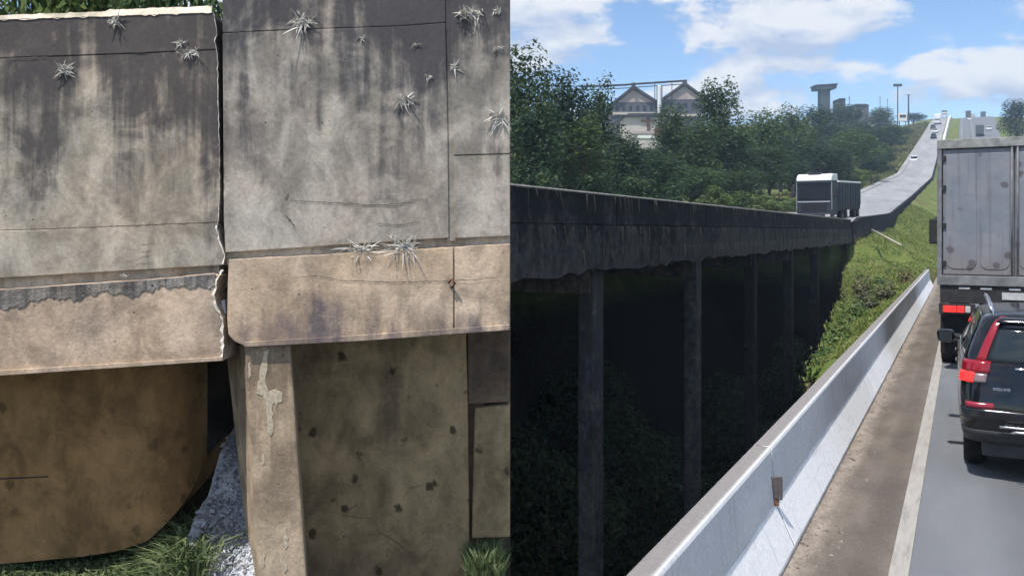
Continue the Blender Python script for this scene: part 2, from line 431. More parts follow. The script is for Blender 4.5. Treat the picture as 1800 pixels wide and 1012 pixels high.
C_FRESH = concrete('concrete_fresh_break', (0.72, 0.66, 0.56), (0.78, 0.73, 0.66), (0.35, 0.30, 0.25), 0, 6, 0.25, 12, off=1.5, pits=False, bump=0.7, mid=0.8)
C_COPE = concrete('concrete_coping_sunlit_lichen', (0.60, 0.52, 0.42), (0.55, 0.49, 0.36), (0.28, 0.20, 0.16), 3.6, 3.9, 0.6, 8, off=2.5, pits=False, mid=0.75)
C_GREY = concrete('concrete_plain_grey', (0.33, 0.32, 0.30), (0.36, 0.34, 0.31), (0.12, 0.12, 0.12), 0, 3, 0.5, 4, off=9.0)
bpy.data.objects['bridge_deck'].data.materials.append(C_GREY)

# ------------------------------------------------------------------ broken viaduct joint (fills the left of the view)
D0 = 4.35
VIA = dict(rz=YAW)
def lp(px, py, d=0.0):                     # local metres of the viaduct's own frame: x along the face, y into it, z up
    D = D0 + d
    return ((px - 900) * D / 1500.0, D, EYE + (406 - py) * D / 1500.0)
def dense(pts, step, jit, seed):           # a broken edge: extra points with small offsets
    r_ = random.Random(seed); out = []
    for (a, b) in zip(pts[:-1], pts[1:]):
        n = max(1, int(math.hypot(b[0]-a[0], b[1]-a[1]) / step))
        for i in range(n):
            t = i / n; j = jit if (out and i) else 0
            out.append((a[0]+(b[0]-a[0])*t + r_.uniform(-j, j), a[1]+(b[1]-a[1])*t + r_.uniform(-j*.5, j*.5)))
    return out + [pts[-1]]
def slab(name, pts, d0, d1, mat, parent, bevel=0.004):
    P = [lp(px, py, d0) for px, py in pts]
    mb = MB(); mb.prism([(p[0], p[2]) for p in P], 'y', D0 + d0, D0 + d1)
    return mb.build(name, mat, parent, bevel=bevel)

left = empty('viaduct_span', (0, 0, 0), YAW, 'settled viaduct span left of the open joint, its bright coping below the frame top', 'viaduct')
right = empty('viaduct_span', (0, 0, 0), YAW, 'higher viaduct span right of the open joint, carried by the tan column', 'viaduct')
# broken right edges of the left span
e_up = dense([(374, 21), (379, 42), (381, 62), (377, 72), (382, 95), (383, 150), (384, 210), (385, 270), (386, 330), (384, 378), (381, 396)], 9, 0.9, 1)
e_mid = dense([(381, 396), (385, 420), (391, 436), (395, 450), (392, 464)], 6, 1.0, 2)
e_low = dense([(393, 474), (386, 484), (380, 500), (376, 518), (381, 538), (388, 552), (392, 566), (392, 600), (391, 634)], 6, 2.0, 3)
split = lambda e, a, b: [p for p in e if a < p[1] < b]
slab('parapet_lift', [(-520, 51)] + [(372, 21.5)] + split(e_up, 22, 84) + [(382, 87), (250, 93), (90, 99), (-520, 119)], 0.0, 0.26, C_PANEL, left)
slab('parapet_lift', [(-520, 119.6), (90, 99.6), (250, 93.6), (382, 87.6)] + split(e_up, 90, 388) + [(382, 391), (230, 397), (80, 403), (-520, 419)], 0.003, 0.26, C_PANEL, left)
slab('parapet_lift', [(-520, 419.6), (80, 403.6), (230, 397.6), (381, 391.6)] + split(e_mid, 397, 462) + [(391, 466), (-520, 519)], -0.001, 0.26, C_PANEL, left)
slab('parapet_core', [(-520, 70), (370, 40), (376, 440), (-520, 500)], 0.010, 0.24, C_PANEL, left, 0)
slab('drip_groove', [(-520, 511), (385, 459), (386, 486), (-520, 540)], 0.035, 0.26, C_PANEL, left, 0)
# chamfered coping: added slope and pale colour stand in for the sunlit top
C_SPALL0 = concrete('concrete_eroded_lip', (0.33, 0.30, 0.27), (0.39, 0.34, 0.29), (0.06, 0.055, 0.058), 1.9, 2.5, 0.85, 26.0, off=11.0, mid=0.60, bump=0.9)
r_ = random.Random(5); mb = MB(); rows = [[], [], []]
for i in range(116):
    px = -520 + (372 + 520) * i / 115; y0 = 36 - (px + 70) / 442 * 14.8
    chip = max(0, r_.gauss(0, 1.0)) + (2 if r_.random() < 0.1 else 0)
    rows[0].append(lp(px, y0 + 1.0 + chip, -0.004)); rows[1].append(lp(px, y0 - 6 - r_.uniform(0, 2.0) - (3 if px > 190 else 0), 0.03)); rows[2].append(lp(px, y0 - 1, 0.26))
mb.grid(rows); mb.build('coping', C_COPE, left)
# edge beam with a ragged eroded upper edge
slab('edge_beam', dense([(-520, 537), (40, 506), (150, 498), (260, 491), (386, 479)], 14, 1.5, 8)[:-1] + split(e_low, 482, 632) + [(391, 634), (-520, 693)], -0.03, 0.24, C_BAND, left)
def lip_low(px): return 512 - (px + 70) * 0.0724 + interp(px, [-520, 0, 120, 260, 330, 380], [34, 33, 24, 26, 18, 30]) + 5 * math.sin(px * .061) + 3 * math.sin(px * .19 + 1)
low_e = [(px, lip_low(px) + rnd.uniform(-3.2, 3.2)) for px in range(378, -521, -5)]
slab('eroded_lip', [(-520, 538), (40, 507), (150, 499), (260, 492), (379, 481)] + low_e, -0.0345, -0.0305, C_SPALL0, left, 0.002)
slab('drip_lip', [(-520, 682), (391, 627), (391.5, 634), (-520, 695)], -0.042, -0.031, C_BAND, left, 0.003)
# pale fresh fracture along the joint
def fracture(edge, wpx, d, seed, lo=0.6):
    r_ = random.Random(seed); mb = MB(); rows = [[], [], []]
    for px, py in edge:
        k = wpx * r_.uniform(lo, 1.5)
        rows[0].append(lp(px - k, py, d - 0.002)); rows[1].append(lp(px + 0.3, py, d - 0.005 - r_.uniform(0, 0.006))); rows[2].append(lp(px + 1.6, py, d + 0.03))
    mb.grid(rows); return mb
fracture(dense(e_up, 5, 0.5, 12), 0.7, 0.0, 4, 0.0).build('fracture_edge', C_FRESH, left)
fracture(dense(e_mid, 5, 1.0, 13), 2.0, -0.001, 5, 0.2).build('fracture_edge', C_FRESH, left)
fracture(dense(e_low, 5, 1.3, 14), 4.2, -0.03, 6, 0.1).build('fracture_edge', C_FRESH, left)
# soffit slab and rounded side girder
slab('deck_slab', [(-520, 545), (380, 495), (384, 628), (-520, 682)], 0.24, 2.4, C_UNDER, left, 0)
prof = []                                   # plan outline of the girder, its right end rounded
gx = lambda px, d: (px - 900) * (D0 + d) / 1500
for i in range(11):
    t = i / 10 * math.pi / 2
    prof.append((gx(255, 0.44) + 0.20 * math.sin(t), D0 + 0.44 + 0.42 * (1 - math.cos(t))))
mb = MB(); rows = []
zt = EYE + (406 - 640) * (D0 + 0.44) / 1500
def gird_bottom(x, y=D0 + 0.44):                         # haunched lower edge
    px = 900 + x * 1500 / y; Dy = y
    y = interp(px, [-600, 0, 160, 235, 262, 290, 315, 335, 350, 361, 400], [1024, 991, 976, 963, 948, 922, 894, 866, 836, 800, 780])
    return EYE + (406 - y) * Dy / 1500
xs_g = [(gx(-520, .44) + (prof[0][0] - gx(-520, .44)) * i / 14, D0 + 0.44) for i in range(14)] + prof
for k in range(9):
    rows.append([(x, y, zt + (gird_bottom(x, y) - zt) * k / 8) for x, y in xs_g])
mb.grid(rows); mb.grid([[(x, y, gird_bottom(x, y)) for x, y in xs_g], [(x - 0.02, y + 0.5, gird_bottom(x, y) + 0.02) for x, y in xs_g]])
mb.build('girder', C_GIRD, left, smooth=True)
slab('cold_joint', [(-60, 842), (85, 836), (85, 838.5), (-60, 845)], 0.438, 0.46, plain('joint_dirt_dark', (0.05, 0.035, 0.025), 0.95), left, 0)
# thin cracks and mould lines
crack_m = plain('crack_dark', (0.13, 0.115, 0.10), 0.95, 0.05)
def crack(pts, d, wpx, parent, seed, name='crack'):
    e = dense(pts, 5, 1.5, seed); r_ = random.Random(seed); mb = MB(); a, b = [], []
    for i, (px, py) in enumerate(e):
        k = 0.62 * wpx * (0.25 + 0.75 * math.sin(math.pi * min(1, max(0, i / (len(e) - 1)))) ** 0.6) * r_.uniform(0.5, 1.2)
        a.append(lp(px, py - k / 2, d)); b.append(lp(px, py + k / 2, d))
    mb.grid([a, b]); return mb.build(name, crack_m, parent)
for i, y in enumerate((428, 440, 450, 461)): crack([(247 - i, y + 3), (268, y)], -0.0025, 1.6, left, 40 + i)
crack([(0, 103), (60, 101), (85, 100)], -0.002, 3.0, left, 50); crack([(80, 403), (150, 400), (230, 397), (381, 391.6)], -0.0025, 2.2, left, 51)
crack([(230, 92), (262, 91)], -0.002, 5.0, left, 52)

# right span
slab('parapet_lift', [(390, -60), (783, -60), (783, 40), (700, 46), (520, 52), (391, 58)], 0.012, 0.28, C_PANEL2, right)
slab('parapet_lift', [(391, 58.7), (520, 52.7), (700, 46.7), (783, 40.7), (787, 230), (789, 418), (640, 428), (396, 444), (393, 380), (392, 200)], 0.010, 0.28, C_PANEL2, right)
slab('parapet_lift', [(791, -60), (896.5, -60), (896.5, 270), (797, 273), (794, 150)], 0.006, 0.28, C_PANEL2, right)
slab('parapet_lift', [(797, 273.9), (896.5, 270.9), (896.5, 415), (799, 419)], 0.009, 0.28, C_PANEL2, right)
slab('parapet_core', [(396, -50), (896, -50), (896, 405), (400, 430)], 0.020, 0.25, C_PANEL2, right, 0)
slab('joint_strip', [(780, -60), (796, -60), (802, 422), (786, 424)], 0.0185, 0.26, C_PANEL2, right, 0)
slab('drip_groove', [(397, 436), (896.5, 406), (896.5, 440), (399, 466)], 0.045, 0.26, C_PANEL2, right, 0)
eb = dense([(402, 456), (520, 450), (640, 443), (797, 434)], 10, 1.3, 21)
slab('edge_beam', eb + [(797, 584), (640, 596), (428, 607), (412, 600), (401, 588), (399, 560), (400, 500)], -0.022, 0.26, C_BAND2, right)
slab('edge_beam', dense([(798.5, 434), (896.5, 428)], 12, 1.0, 22) + [(896.5, 577), (799, 584)], -0.019, 0.26, C_BAND2, right)
slab('drip_lip', [(428, 601), (640, 588), (896.5, 570), (896.5, 580), (640, 599), (429, 610)], -0.036, -0.024, C_BAND2, right, 0.003)
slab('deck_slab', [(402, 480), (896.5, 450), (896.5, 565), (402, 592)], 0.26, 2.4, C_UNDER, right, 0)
slab('packing_strip', [(388, 528), (395, 527), (397, 552), (391, 556)], 0.03, 0.08, plain('packing_pale', (0.55, 0.57, 0.62), 0.7), right, 0.002)
crack([(505, 352), (600, 357), (690, 362), (745, 350)], 0.0065, 2.6, right, 60); crack([(618, 364), (700, 358), (742, 348)], 0.0063, 2.0, right, 61)
crack([(655, 392), (700, 396), (742, 389)], 0.0065, 2.4, right, 62); crack([(500, 378), (512, 388), (521, 406)], 0.0065, 5.5, right, 63)
crack([(404, 56), (470, 53), (520, 51)], 0.008, 2.0, right, 64); crack([(513, 489), (560, 484), (600, 493), (700, 496), (830, 492), (880, 486)], -0.026, 2.4, right, 65)
crack([(795, 430), (797, 480), (795, 500)], -0.026, 6.0, right, 66); crack([(508, 335), (500, 352)], 0.0065, 7.0, right, 67)
# brown seep over the edge beam at the formwork joint, with a bent bar end
mb = MB(); mb.tube([lp(789, 497, -0.03), lp(794, 490, -0.05), lp(800, 498, -0.05), lp(794, 506, -0.04)], 0.006, 8)
rust = plain('rust_brown', (0.17, 0.085, 0.045), 0.85, 0.2, 0, 0.4, 20)
mb.build('bent_bar', rust, right, smooth=True)
# pier wall behind the column, pier beam and panel right of it
pier = empty('pier_wall', (0, 0, 0), YAW, 'olive brown blotched pier wall in the shade right of the tan column', 'pier')
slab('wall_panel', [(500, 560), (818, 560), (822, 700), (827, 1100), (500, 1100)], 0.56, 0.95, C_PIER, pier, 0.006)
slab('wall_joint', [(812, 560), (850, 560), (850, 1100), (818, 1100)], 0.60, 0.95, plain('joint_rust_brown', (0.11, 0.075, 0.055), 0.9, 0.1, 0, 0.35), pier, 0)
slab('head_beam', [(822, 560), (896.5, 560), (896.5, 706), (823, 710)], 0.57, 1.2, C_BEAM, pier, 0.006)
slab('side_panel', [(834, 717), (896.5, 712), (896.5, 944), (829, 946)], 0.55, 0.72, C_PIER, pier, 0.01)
slab('light_block_wall', [(-200, 560), (897, 560), (897, 1400), (-200, 1400)], 2.3, 2.5, C_UNDER, pier, 0)  # added dark wall, stops light leaking in behind the deck
CRK2 = plain('crack_brown', (0.17, 0.125, 0.08), .95, .05)
for pts, wd, sd in (([(640, 880), (600, 905), (660, 912), (705, 895)], 2.2, 71), ([(705, 880), (720, 858), (752, 850)], 2.6, 72), ([(622, 945), (670, 936), (690, 948), (740, 985), (770, 950)], 4.0, 73), ([(612, 900), (630, 880)], 4, 74)):
    crack(pts, 0.556, wd, pier, sd).data.materials[0] = CRK2
column = empty('pier_column', (0, 0, 0), YAW, 'tan concrete column with white lime run, under the right span beside the joint', 'column')
mb = MB(); d = 0.0
top, bot = 606, 1120
P = lambda px, py, dd: lp(px, py, dd)
ct = [P(431, top, d), P(510, top - 5, d), P(514, top - 5, d + .5), P(396, top, d + .42)]
cb = [P(462, bot, d), P(546, bot, d), P(549, bot, d + .5), P(452, bot, d + .42)]
n = 14
ring = lambda t: [tuple(Vector(a).lerp(Vector(b), t)) for a, b in zip(ct, cb)]
mb.grid([[*ring(i / n), ring(i / n)[0]] for i in range(n + 1)])
mb.build('shaft', C_COL, column, bevel=0.012)
lime = plain('lime_crust', (0.52, 0.44, 0.325), 0.9, 0.1, 0, 0.2, 60, 0.5)
def blob(pts, seed):
    e = dense(pts + [pts[0]], 6, 1.6, seed)[:-1]
    slab('lime_run', e, d - 0.003, d + 0.003, lime, column, 0.002)
blob([(459, 640), (464, 618), (472, 614), (470, 640), (466, 668), (472, 688), (484, 684), (497, 692), (496, 706), (488, 708), (486, 720), (481, 706), (478, 716), (481, 758), (476, 766), (470, 760), (468, 720), (462, 696), (450, 692), (452, 686)], 81)
blob([(461, 800), (464, 798), (465, 815), (461, 818)], 82); blob([(500, 930), (504, 926), (507, 958), (502, 966), (498, 950)], 83)
blob([(462, 975), (465, 968), (466, 990), (462, 1000)], 84); blob([(436, 640), (440, 636), (441, 660), (437, 668)], 85)
blob([(492, 985), (497, 976), (506, 1000), (500, 1008)], 86)

# ground under the joint: earth block, rubble, grass
emb = MB().box(-9.5, -1.36, D0 - 0.15, 10.6, -9.3, 0.67).box(-1.355, -0.06, D0 - 0.15, 10.6, -9.3, 0.50)
soil = plain('soil_brown', (0.075, 0.055, 0.035), 0.95, 0.1, 0, 0.4, 3, 0.6)
eo = emb.build('embankment', soil); eo.rotation_euler = (0, 0, YAW); tag(eo, kind='structure')
rub_m = Mat('rubble_pale', 0.9, 0.2)
rg = rub_m.n('ShaderNodeNewGeometry')
rub_m.color(rub_m.mix(rg.outputs['Random Per Island'], (0.19, 0.195, 0.215), (0.52, 0.535, 0.57)))
rub_g = Mat('gravel_tan', .95, .1); rg2 = rub_g.n('ShaderNodeNewGeometry'); rub_g.color(rub_g.mix(rg2.outputs['Random Per Island'], (0.10, 0.085, 0.072), (0.28, 0.24, 0.205)))
rub_m.bump(rub_m.noise(90), 0.5, 0.01)
rows = []; r_ = random.Random(31)
def rub_z(x, y): return 0.70 + max(0, y - D0 - 0.05) * 0.62 + min(0, y - D0 - .05) * .3 + 0.05 * math.sin(x * 9) + 0.03 * math.sin(y * 14 + x * 5)
mb = MB()
mb.grid([[(x, y, rub_z(x, y) + r_.uniform(-.012, .012)) for x in np.linspace(-1.78, -1.36, 14)] for y in np.linspace(4.2, 5.6, 22)])
for i in range(4200):
    x, y = r_.uniform(-1.78, -1.36), r_.uniform(4.2, 5.5); s = 0.005 + 0.020 * r_.random() ** 3; z = rub_z(x, y)
    c = Vector((x, y, z + s * 0.3)); q = Matrix.Rotation(r_.uniform(0, 6.3), 3, Vector((r_.gauss(0, 1), r_.gauss(0, 1), r_.gauss(0, 1))).normalized())
    k = [c + q @ Vector(p) * s for p in ((1, 0, 0), (-1, .2, .1), (.1, .8, 0), (0, -.9, .1), (.1, 0, .7), (0, .1, -.6))]
    i0 = len(mb.v); mb.v += [tuple(p) for p in k]
    mb.f += [(i0+a, i0+b, i0+e) for a, b, e in ((0, 2, 4), (2, 1, 4), (1, 3, 4), (3, 0, 4), (2, 0, 5), (1, 2, 5), (3, 1, 5), (0, 3, 5))]
rub = mb.build('rubble', rub_m.m); rub.rotation_euler = (0, 0, YAW)
tag(rub, 'pale crushed rubble heaped under the open joint between girder and column', 'rubble', kind='stuff')

F_GRASS = foliage('grass_green', (0.13, 0.19, 0.04), (0.29, 0.32, 0.10), 0.6, 0.35, 0.55, False)
F_PALE = foliage('grass_pale_green', (0.06, 0.11, 0.035), (0.22, 0.26, 0.13), 4.0, 0.3, 0.55, False)
def blades(mb, c, n, ln, wd, r_, spread=0.05, lean=0.5):
    for _ in range(n):
        b = Vector((c[0] + r_.gauss(0, spread), c[1] + r_.gauss(0, spread), c[2]))
        L = ln * r_.uniform(0.5, 1.3); a = r_.uniform(0, 6.283); dr = Vector((math.cos(a), math.sin(a), 0)) * lean * r_.uniform(0.2, 1.4)
        sd = Vector((-math.sin(a), math.cos(a), 0)); sd.rotate(Matrix.Rotation(r_.uniform(0, 3.14), 3, 'Z')); sd *= wd * r_.uniform(0.6, 1.3)
        m1 = b + (dr * 0.35 + Vector((0, 0, 0.62))) * L; t = b + (dr + Vector((0, 0, 0.9 - 0.3 * lean))) * L
        i = len(mb.v); mb.v += [tuple(b - sd * .6), tuple(b + sd * .6), tuple(m1 + sd), tuple(m1 - sd), tuple(t)]
        mb.f += [(i, i+1, i+2, i+3), (i+3, i+2, i+4)]
mb = MB(); r_ = random.Random(41)
for _ in range(1300):
    px = r_.uniform(-60, 352); dd_ = r_.uniform(0.05, 0.75)
    h = 0.05 + 0.30 * max(0, (px - 170) / 180) ** 1.4
    p = lp(px, 0, dd_); blades(mb, (p[0], p[1], 0.66), 7, h + 0.05 * r_.random(), 0.006, r_, 0.03, 0.7)
for _ in range(360):
    px = r_.uniform(832, 874); p = lp(px, 0, r_.uniform(0.3, 0.7)); blades(mb, (p[0], p[1], 0.50), 7, 0.33, 0.009, r_, 0.012, 0.22)
go = mb.build('grass', F_PALE); go.rotation_euler = (0, 0, YAW)
tag(go, 'ragged green grass growing below the viaduct girder and pier wall', 'grass', kind='stuff')

# pale air plants rooted on the viaduct face
F_AIR = foliage('air_plant_silver', (0.42, 0.39, 0.33), (0.80, 0.78, 0.73), 20.0, 0.2, 0.7, False)
def air_plant(px, py, rad, n, d, label, seed, stretch=(1, 1), ang=0.0):
    r_ = random.Random(seed); c = Vector(lp(px, py, d))
    S = rad * D0 / 1500
    mb = MB()
    for i in range(int(n * 2.2)):
        a = r_.uniform(0, 6.283); out = r_.uniform(0.15, 1.0)
        v = Vector((math.cos(a) * stretch[0], 0, math.sin(a) * stretch[1]))
        v = Vector((v.x * math.cos(ang) - v.z * math.sin(ang), 0, v.x * math.sin(ang) + v.z * math.cos(ang)))
        L = S * r_.choice((.4, .5, .6, .75, .95)) * r_.uniform(.85, 1.15); dr = (v + Vector((0, -out, 0.1))).normalized()
        side = dr.cross(Vector((r_.gauss(0, 1), r_.gauss(0, 1), r_.gauss(0, 1)))).normalized() * (0.0020 + S * 0.030)
        off = Vector((r_.gauss(0, S * .27) * stretch[0], 0, r_.gauss(0, S * .16) * stretch[1])); curl = Vector((r_.uniform(-.6, .6), r_.uniform(-.1, .6), r_.uniform(-.9, .35)))
        pts = [c + off + (dr * t + curl * t * t * 0.9) * L for t in (0, .35, .7, 1)]
        i0 = len(mb.v)
        for p, k in zip(pts, (1, .95, .6, .08)): mb.v += [tuple(p - side * k - c), tuple(p + side * k - c)]
        mb.f += [(i0 + 2*j, i0 + 2*j + 1, i0 + 2*j + 3, i0 + 2*j + 2) for j in range(3)]
    o = mb.build('air_plant', F_AIR)
    o.rotation_euler = (0, 0, YAW); cc = c.copy(); cc.rotate(Matrix.Rotation(YAW, 3, 'Z')); o.location = cc
    tag(o, label, 'air plant', 'pale air plants on the viaduct face')
AP = [(113, 124, 19, 26, 0.0, 'grey star-shaped air plant, leftmost on the settled span', (1, .8), 0),
      (203, 38, 19, 26, 0.0, 'grey air plant just under the bright coping of the left span', (1, .8), -.3),
      (318, 76, 13, 16, 0.0, 'upper small tuft of the slanting air plant pair left of the joint', (1, 1), 0),
      (335, 93, 19, 30, 0.0, 'larger lower tuft of the slanting air plant pair left of the joint', (1.2, .7), -.6),
      (533, 38, 27, 46, 0.01, 'large round pale air plant high on the right span, nearest the joint', (1, .75), -.2),
      (826, 24, 27, 44, 0.006, 'wide pale air plant at the top of the right span near its end', (1.15, .6), -.35),
      (874, 20, 11, 18, 0.006, 'small white air plant right of the wide one at the top edge', (1, 1), 0),
      (635, 68, 9, 12, 0.01, 'tiny air plant right of the large round one', (1, 1), -.5),
      (729, 80, 9, 10, 0.01, 'tiny faint air plant above the mossy patch', (1, .8), -.5),
      (876, 85, 12, 18, 0.006, 'small air plant at the right end, second from the top', (1, .8), 0),
      (798, 118, 13, 16, 0.006, 'upright thin air plant on the formwork joint', (.6, 1.2), 0),
      (753, 136, 8, 10, 0.01, 'tiny dark-shadowed air plant left of the formwork joint', (1, .8), .4),
      (713, 175, 21, 34, 0.01, 'bright spiky air plant midway up the right span', (1, 1), 0),
      (876, 208, 23, 40, 0.006, 'big dense air plant at the right end of the span', (.8, 1.2), 0),
      (636, 442, 32, 60, 0.0, 'left one of the bushy air plant pair on the ledge', (1, .8), 0),
      (706, 436, 33, 64, 0.0, 'right one of the bushy air plant pair on the ledge', (1.1, .75), .1),
      (690, 416, 9, 10, 0.005, 'tiny sprig above the bushy air plant pair', (.6, 1.2), 0),
      (219, 484, 9, 12, 0.0, 'tiny air plant in the groove of the left span', (1, 1), 0)]
for i, (px, py, rad, n, d_, lab, stv, an_) in enumerate(AP): air_plant(px, py, rad, n, d_, lab, 200 + i, stv, an_)

# ------------------------------------------------------------------ white barrier along the near bridge
bar_m = Mat('barrier_paint', 0.95, 0.08)
bz_ = bar_m.axis(2)
wav = bar_m.math('ADD', bz_, bar_m.math('MULTIPLY', bar_m.math('SUBTRACT', bar_m.noise(1.6, bar_m.coord((1, 1, .3)), 5), 0.5), 0.10))
low = bar_m.ramp(wav, 0.385, 0.37)  # whiter foot: whitewash plus the sunlit slope's brightness put into the colour
up = bar_m.mix(bar_m.ramp(bar_m.noise(2.0, bar_m.coord((1, .5, 1)), 7), .35, .7), (0.60, 0.61, 0.625), (0.69, 0.695, 0.70))
wh = bar_m.mix(bar_m.ramp(bar_m.noise(5.0, None, 8, .7), .5, .75, 0, .4), (0.90, 0.905, 0.91), (0.74, 0.72, 0.69))
edge_p = bar_m.ramp(bz_, 0.792, 0.797)
topc = bar_m.ramp(bz_, 0.8225, 0.826)
bc = bar_m.mix(topc, bar_m.mix(edge_p, bar_m.mix(low, up, wh), (0.85, 0.85, 0.85)), (0.25, 0.235, 0.23))
foot = bar_m.ramp(bar_m.math('ADD', bz_, bar_m.math('MULTIPLY', bar_m.noise(6.0), 0.09)), 0.085, 0.05, 0, 0.7)
bc = bar_m.mix(foot, bc, (0.30, 0.25, 0.20))
run = bar_m.ramp(bar_m.noise(1.0, bar_m.coord((2, 7, .6)), 6), .56, .72, 0, .3)
scf = bar_m.math('MULTIPLY', bar_m.ramp(bar_m.noise(1.0, bar_m.coord((1, .7, 16), loc=(0, 3, 5)), 7, .7), .56, .74, 0, .45), bar_m.ramp(bz_, .62, .45))
bc = bar_m.mix(scf, bc, (0.20, 0.19, 0.185))
gr_ = bar_m.ramp(bar_m.noise(30, None, 5, .75), .3, .75, .86, 1.08)
bc = bar_m.mix(1.0, bc, bar_m.mix(1.0, (1, 1, 1), gr_, 'MULTIPLY'), 'MULTIPLY')
bar_m.color(bar_m.mix(run, bc, (0.26, 0.255, 0.25))); bar_m.bump(bar_m.noise(22, None, 6, .7), .25, .012)
barrier = empty('concrete_barrier', (-1.4, 0, 0), 0, 'white and grey concrete barrier along the dirt shoulder of the road', 'barrier')
prof_b = [(0.19, 0.0), (0.19, 0.05), (0.045, 0.37), (0.006, 0.795), (0.0, 0.812), (-0.006, 0.824), (-0.125, 0.832), (-0.14, 0.822), (-0.22, 0.0)]
y0 = -7.6
while y0 < 43:
    mb = MB(); mb.prism(prof_b, 'y', y0 + 0.014, y0 + 7.4 - 0.014)
    mb.build('barrier_segment', bar_m.m, barrier, bevel=0.006)
    mb = MB(); mb.prism([(p - .006 if p > -.1 else p + .006, q - .006 if q > .1 else q) for p, q in prof_b], 'y', y0 + 7.38, y0 + 7.42)
    mb.build('joint_filler', plain('joint_grey', (0.03, 0.03, 0.03), .95, 0.05), barrier)
    y0 += 7.4
mb = MB(); r_ = random.Random(91)
for _ in range(2600):
    x, y = -1.21 + 0.32 * r_.random() ** 2.2, 4.5 + 40 * r_.random() ** 1.6
    if math.sin(y * 1.9) + math.sin(y * 0.73 + 1) < r_.uniform(-1.6, 1.2): continue
    sz = 0.004 + 0.018 * r_.random() ** 3; a = r_.uniform(0, 6.28); c_, d_ = math.cos(a) * sz, math.sin(a) * sz
    i0 = len(mb.v); mb.v += [(x + c_, y + d_, .004), (x - d_, y + c_ * .8, .004), (x - c_, y - d_, .004), (x + d_, y - c_ * .8, .004), (x + c_ * .2, y, .004 + sz * r_.uniform(.5, 1))]
    mb.f += [(i0, i0+1, i0+4), (i0+1, i0+2, i0+4), (i0+2, i0+3, i0+4), (i0+3, i0, i0+4)]
gvl = mb.build('gravel', rub_g.m); tag(gvl, 'loose pale gravel strewn along the foot of the barrier', 'gravel', kind='stuff')
pl = empty('reflector_plate', (-1.345, 7.12, 0.42), R(-58), 'small rusty bent reflector plate on the barrier at its joint', 'reflector')
MB().box(-0.012, 0.0, -0.06, 0.06, 0.0, 0.19).build('plate', plain('plate_rusty', (0.15, 0.135, 0.13), .8, .2, 0, .4, 25), pl, bevel=0.003)
PLT2 = plain('plate_grey', (0.11, 0.095, 0.09), .85)
for q in (-0.045, -.015, .015, .045): MB().box(0.0, 0.006, q - .006, q + .006, 0.01, 0.18).build('rib', PLT2, pl)
MB().box(-0.03, -0.0, -0.03, 0.03, -0.05, 0.02).build('bracket', rust, pl, bevel=.003)
deb = MB().prism([(0, 0), (.20, .01), (.22, .04), (.17, .055), (.02, .035)], 'z', 0.012, 0.03).build('rubber_strip', plain('rubber_black', (0.02, 0.02, 0.02), .9))
deb.location = (-0.17, 11.75, 0); tag(deb, 'black scrap of rubber lying on the asphalt left of the black car', 'debris')

# ------------------------------------------------------------------ far viaduct, seen along its shaded flank
via = empty('viaduct', (-7.2, 11, 0), 0, 'blackened viaduct on slender columns crossing the dark valley beside the road', 'viaduct')
L = 66.3 - 11
def flank(name, prof, y0, y1, mat, jit, seed, n=110):
    r_ = random.Random(seed); mb = MB(); rows = []
    for k, (x, z, j) in enumerate(prof):
        rows.append([(x + r_.uniform(-jit, jit) * 0.3, y0 + (y1 - y0) * i / n, z + (r_.uniform(-j, j) if j else 0)) for i in range(n + 1)])
    mb.grid(rows); return mb.build(name, mat, via)
dip = 0.0
for k in range(7):                            # parapet panels with narrow joints
    ya, yb = L * k / 7 + 0.01, L * (k + 1) / 7 - 0.01
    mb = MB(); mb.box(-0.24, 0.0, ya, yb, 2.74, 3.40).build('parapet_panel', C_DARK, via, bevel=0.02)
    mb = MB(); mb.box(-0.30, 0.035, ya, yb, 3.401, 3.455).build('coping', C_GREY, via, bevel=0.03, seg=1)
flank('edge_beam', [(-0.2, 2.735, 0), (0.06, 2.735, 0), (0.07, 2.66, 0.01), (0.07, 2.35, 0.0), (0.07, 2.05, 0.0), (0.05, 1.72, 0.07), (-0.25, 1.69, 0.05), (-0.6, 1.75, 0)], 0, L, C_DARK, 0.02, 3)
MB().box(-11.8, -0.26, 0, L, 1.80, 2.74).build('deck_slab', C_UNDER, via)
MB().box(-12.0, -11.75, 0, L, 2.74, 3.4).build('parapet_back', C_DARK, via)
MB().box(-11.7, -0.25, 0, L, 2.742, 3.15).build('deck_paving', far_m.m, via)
for yc in (7.3, 15.7, 24.1, 32.5, 41.0):
    xo = 0; C_PILL = C_PILL if yc < 20 else C_PILL_SHADE
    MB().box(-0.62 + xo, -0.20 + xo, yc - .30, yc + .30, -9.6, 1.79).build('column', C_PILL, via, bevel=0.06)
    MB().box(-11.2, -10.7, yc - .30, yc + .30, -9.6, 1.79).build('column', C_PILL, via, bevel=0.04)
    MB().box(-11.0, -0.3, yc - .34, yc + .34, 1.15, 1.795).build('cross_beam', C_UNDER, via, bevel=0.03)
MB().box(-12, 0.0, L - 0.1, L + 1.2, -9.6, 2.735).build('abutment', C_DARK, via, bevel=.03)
# hanging weeds and root streaks over the edge
r_ = random.Random(55); mb = MB()
for _ in range(520):
    y = 14 + (r_.random() ** 0.8) * 51; z = r_.choice((3.40, 2.70, 2.2)); ln = r_.uniform(.08, .42)
    a = Vector((-7.2 + .08, y, z)); s = Vector((0, .02 * r_.uniform(.5, 1.6), 0))
    e = a + Vector((.03, r_.uniform(-.08, .08), -ln)); mb.quad(a - s, a + s, e + s * .3, e - s * .3)
hw = mb.build('hanging_weeds', foliage('weeds_dry', (0.05, 0.05, 0.03), (0.15, 0.13, 0.09), 3, .1)); tag(hw, 'dry weeds and roots hanging down the flank of the dark viaduct', 'weeds', kind='stuff')
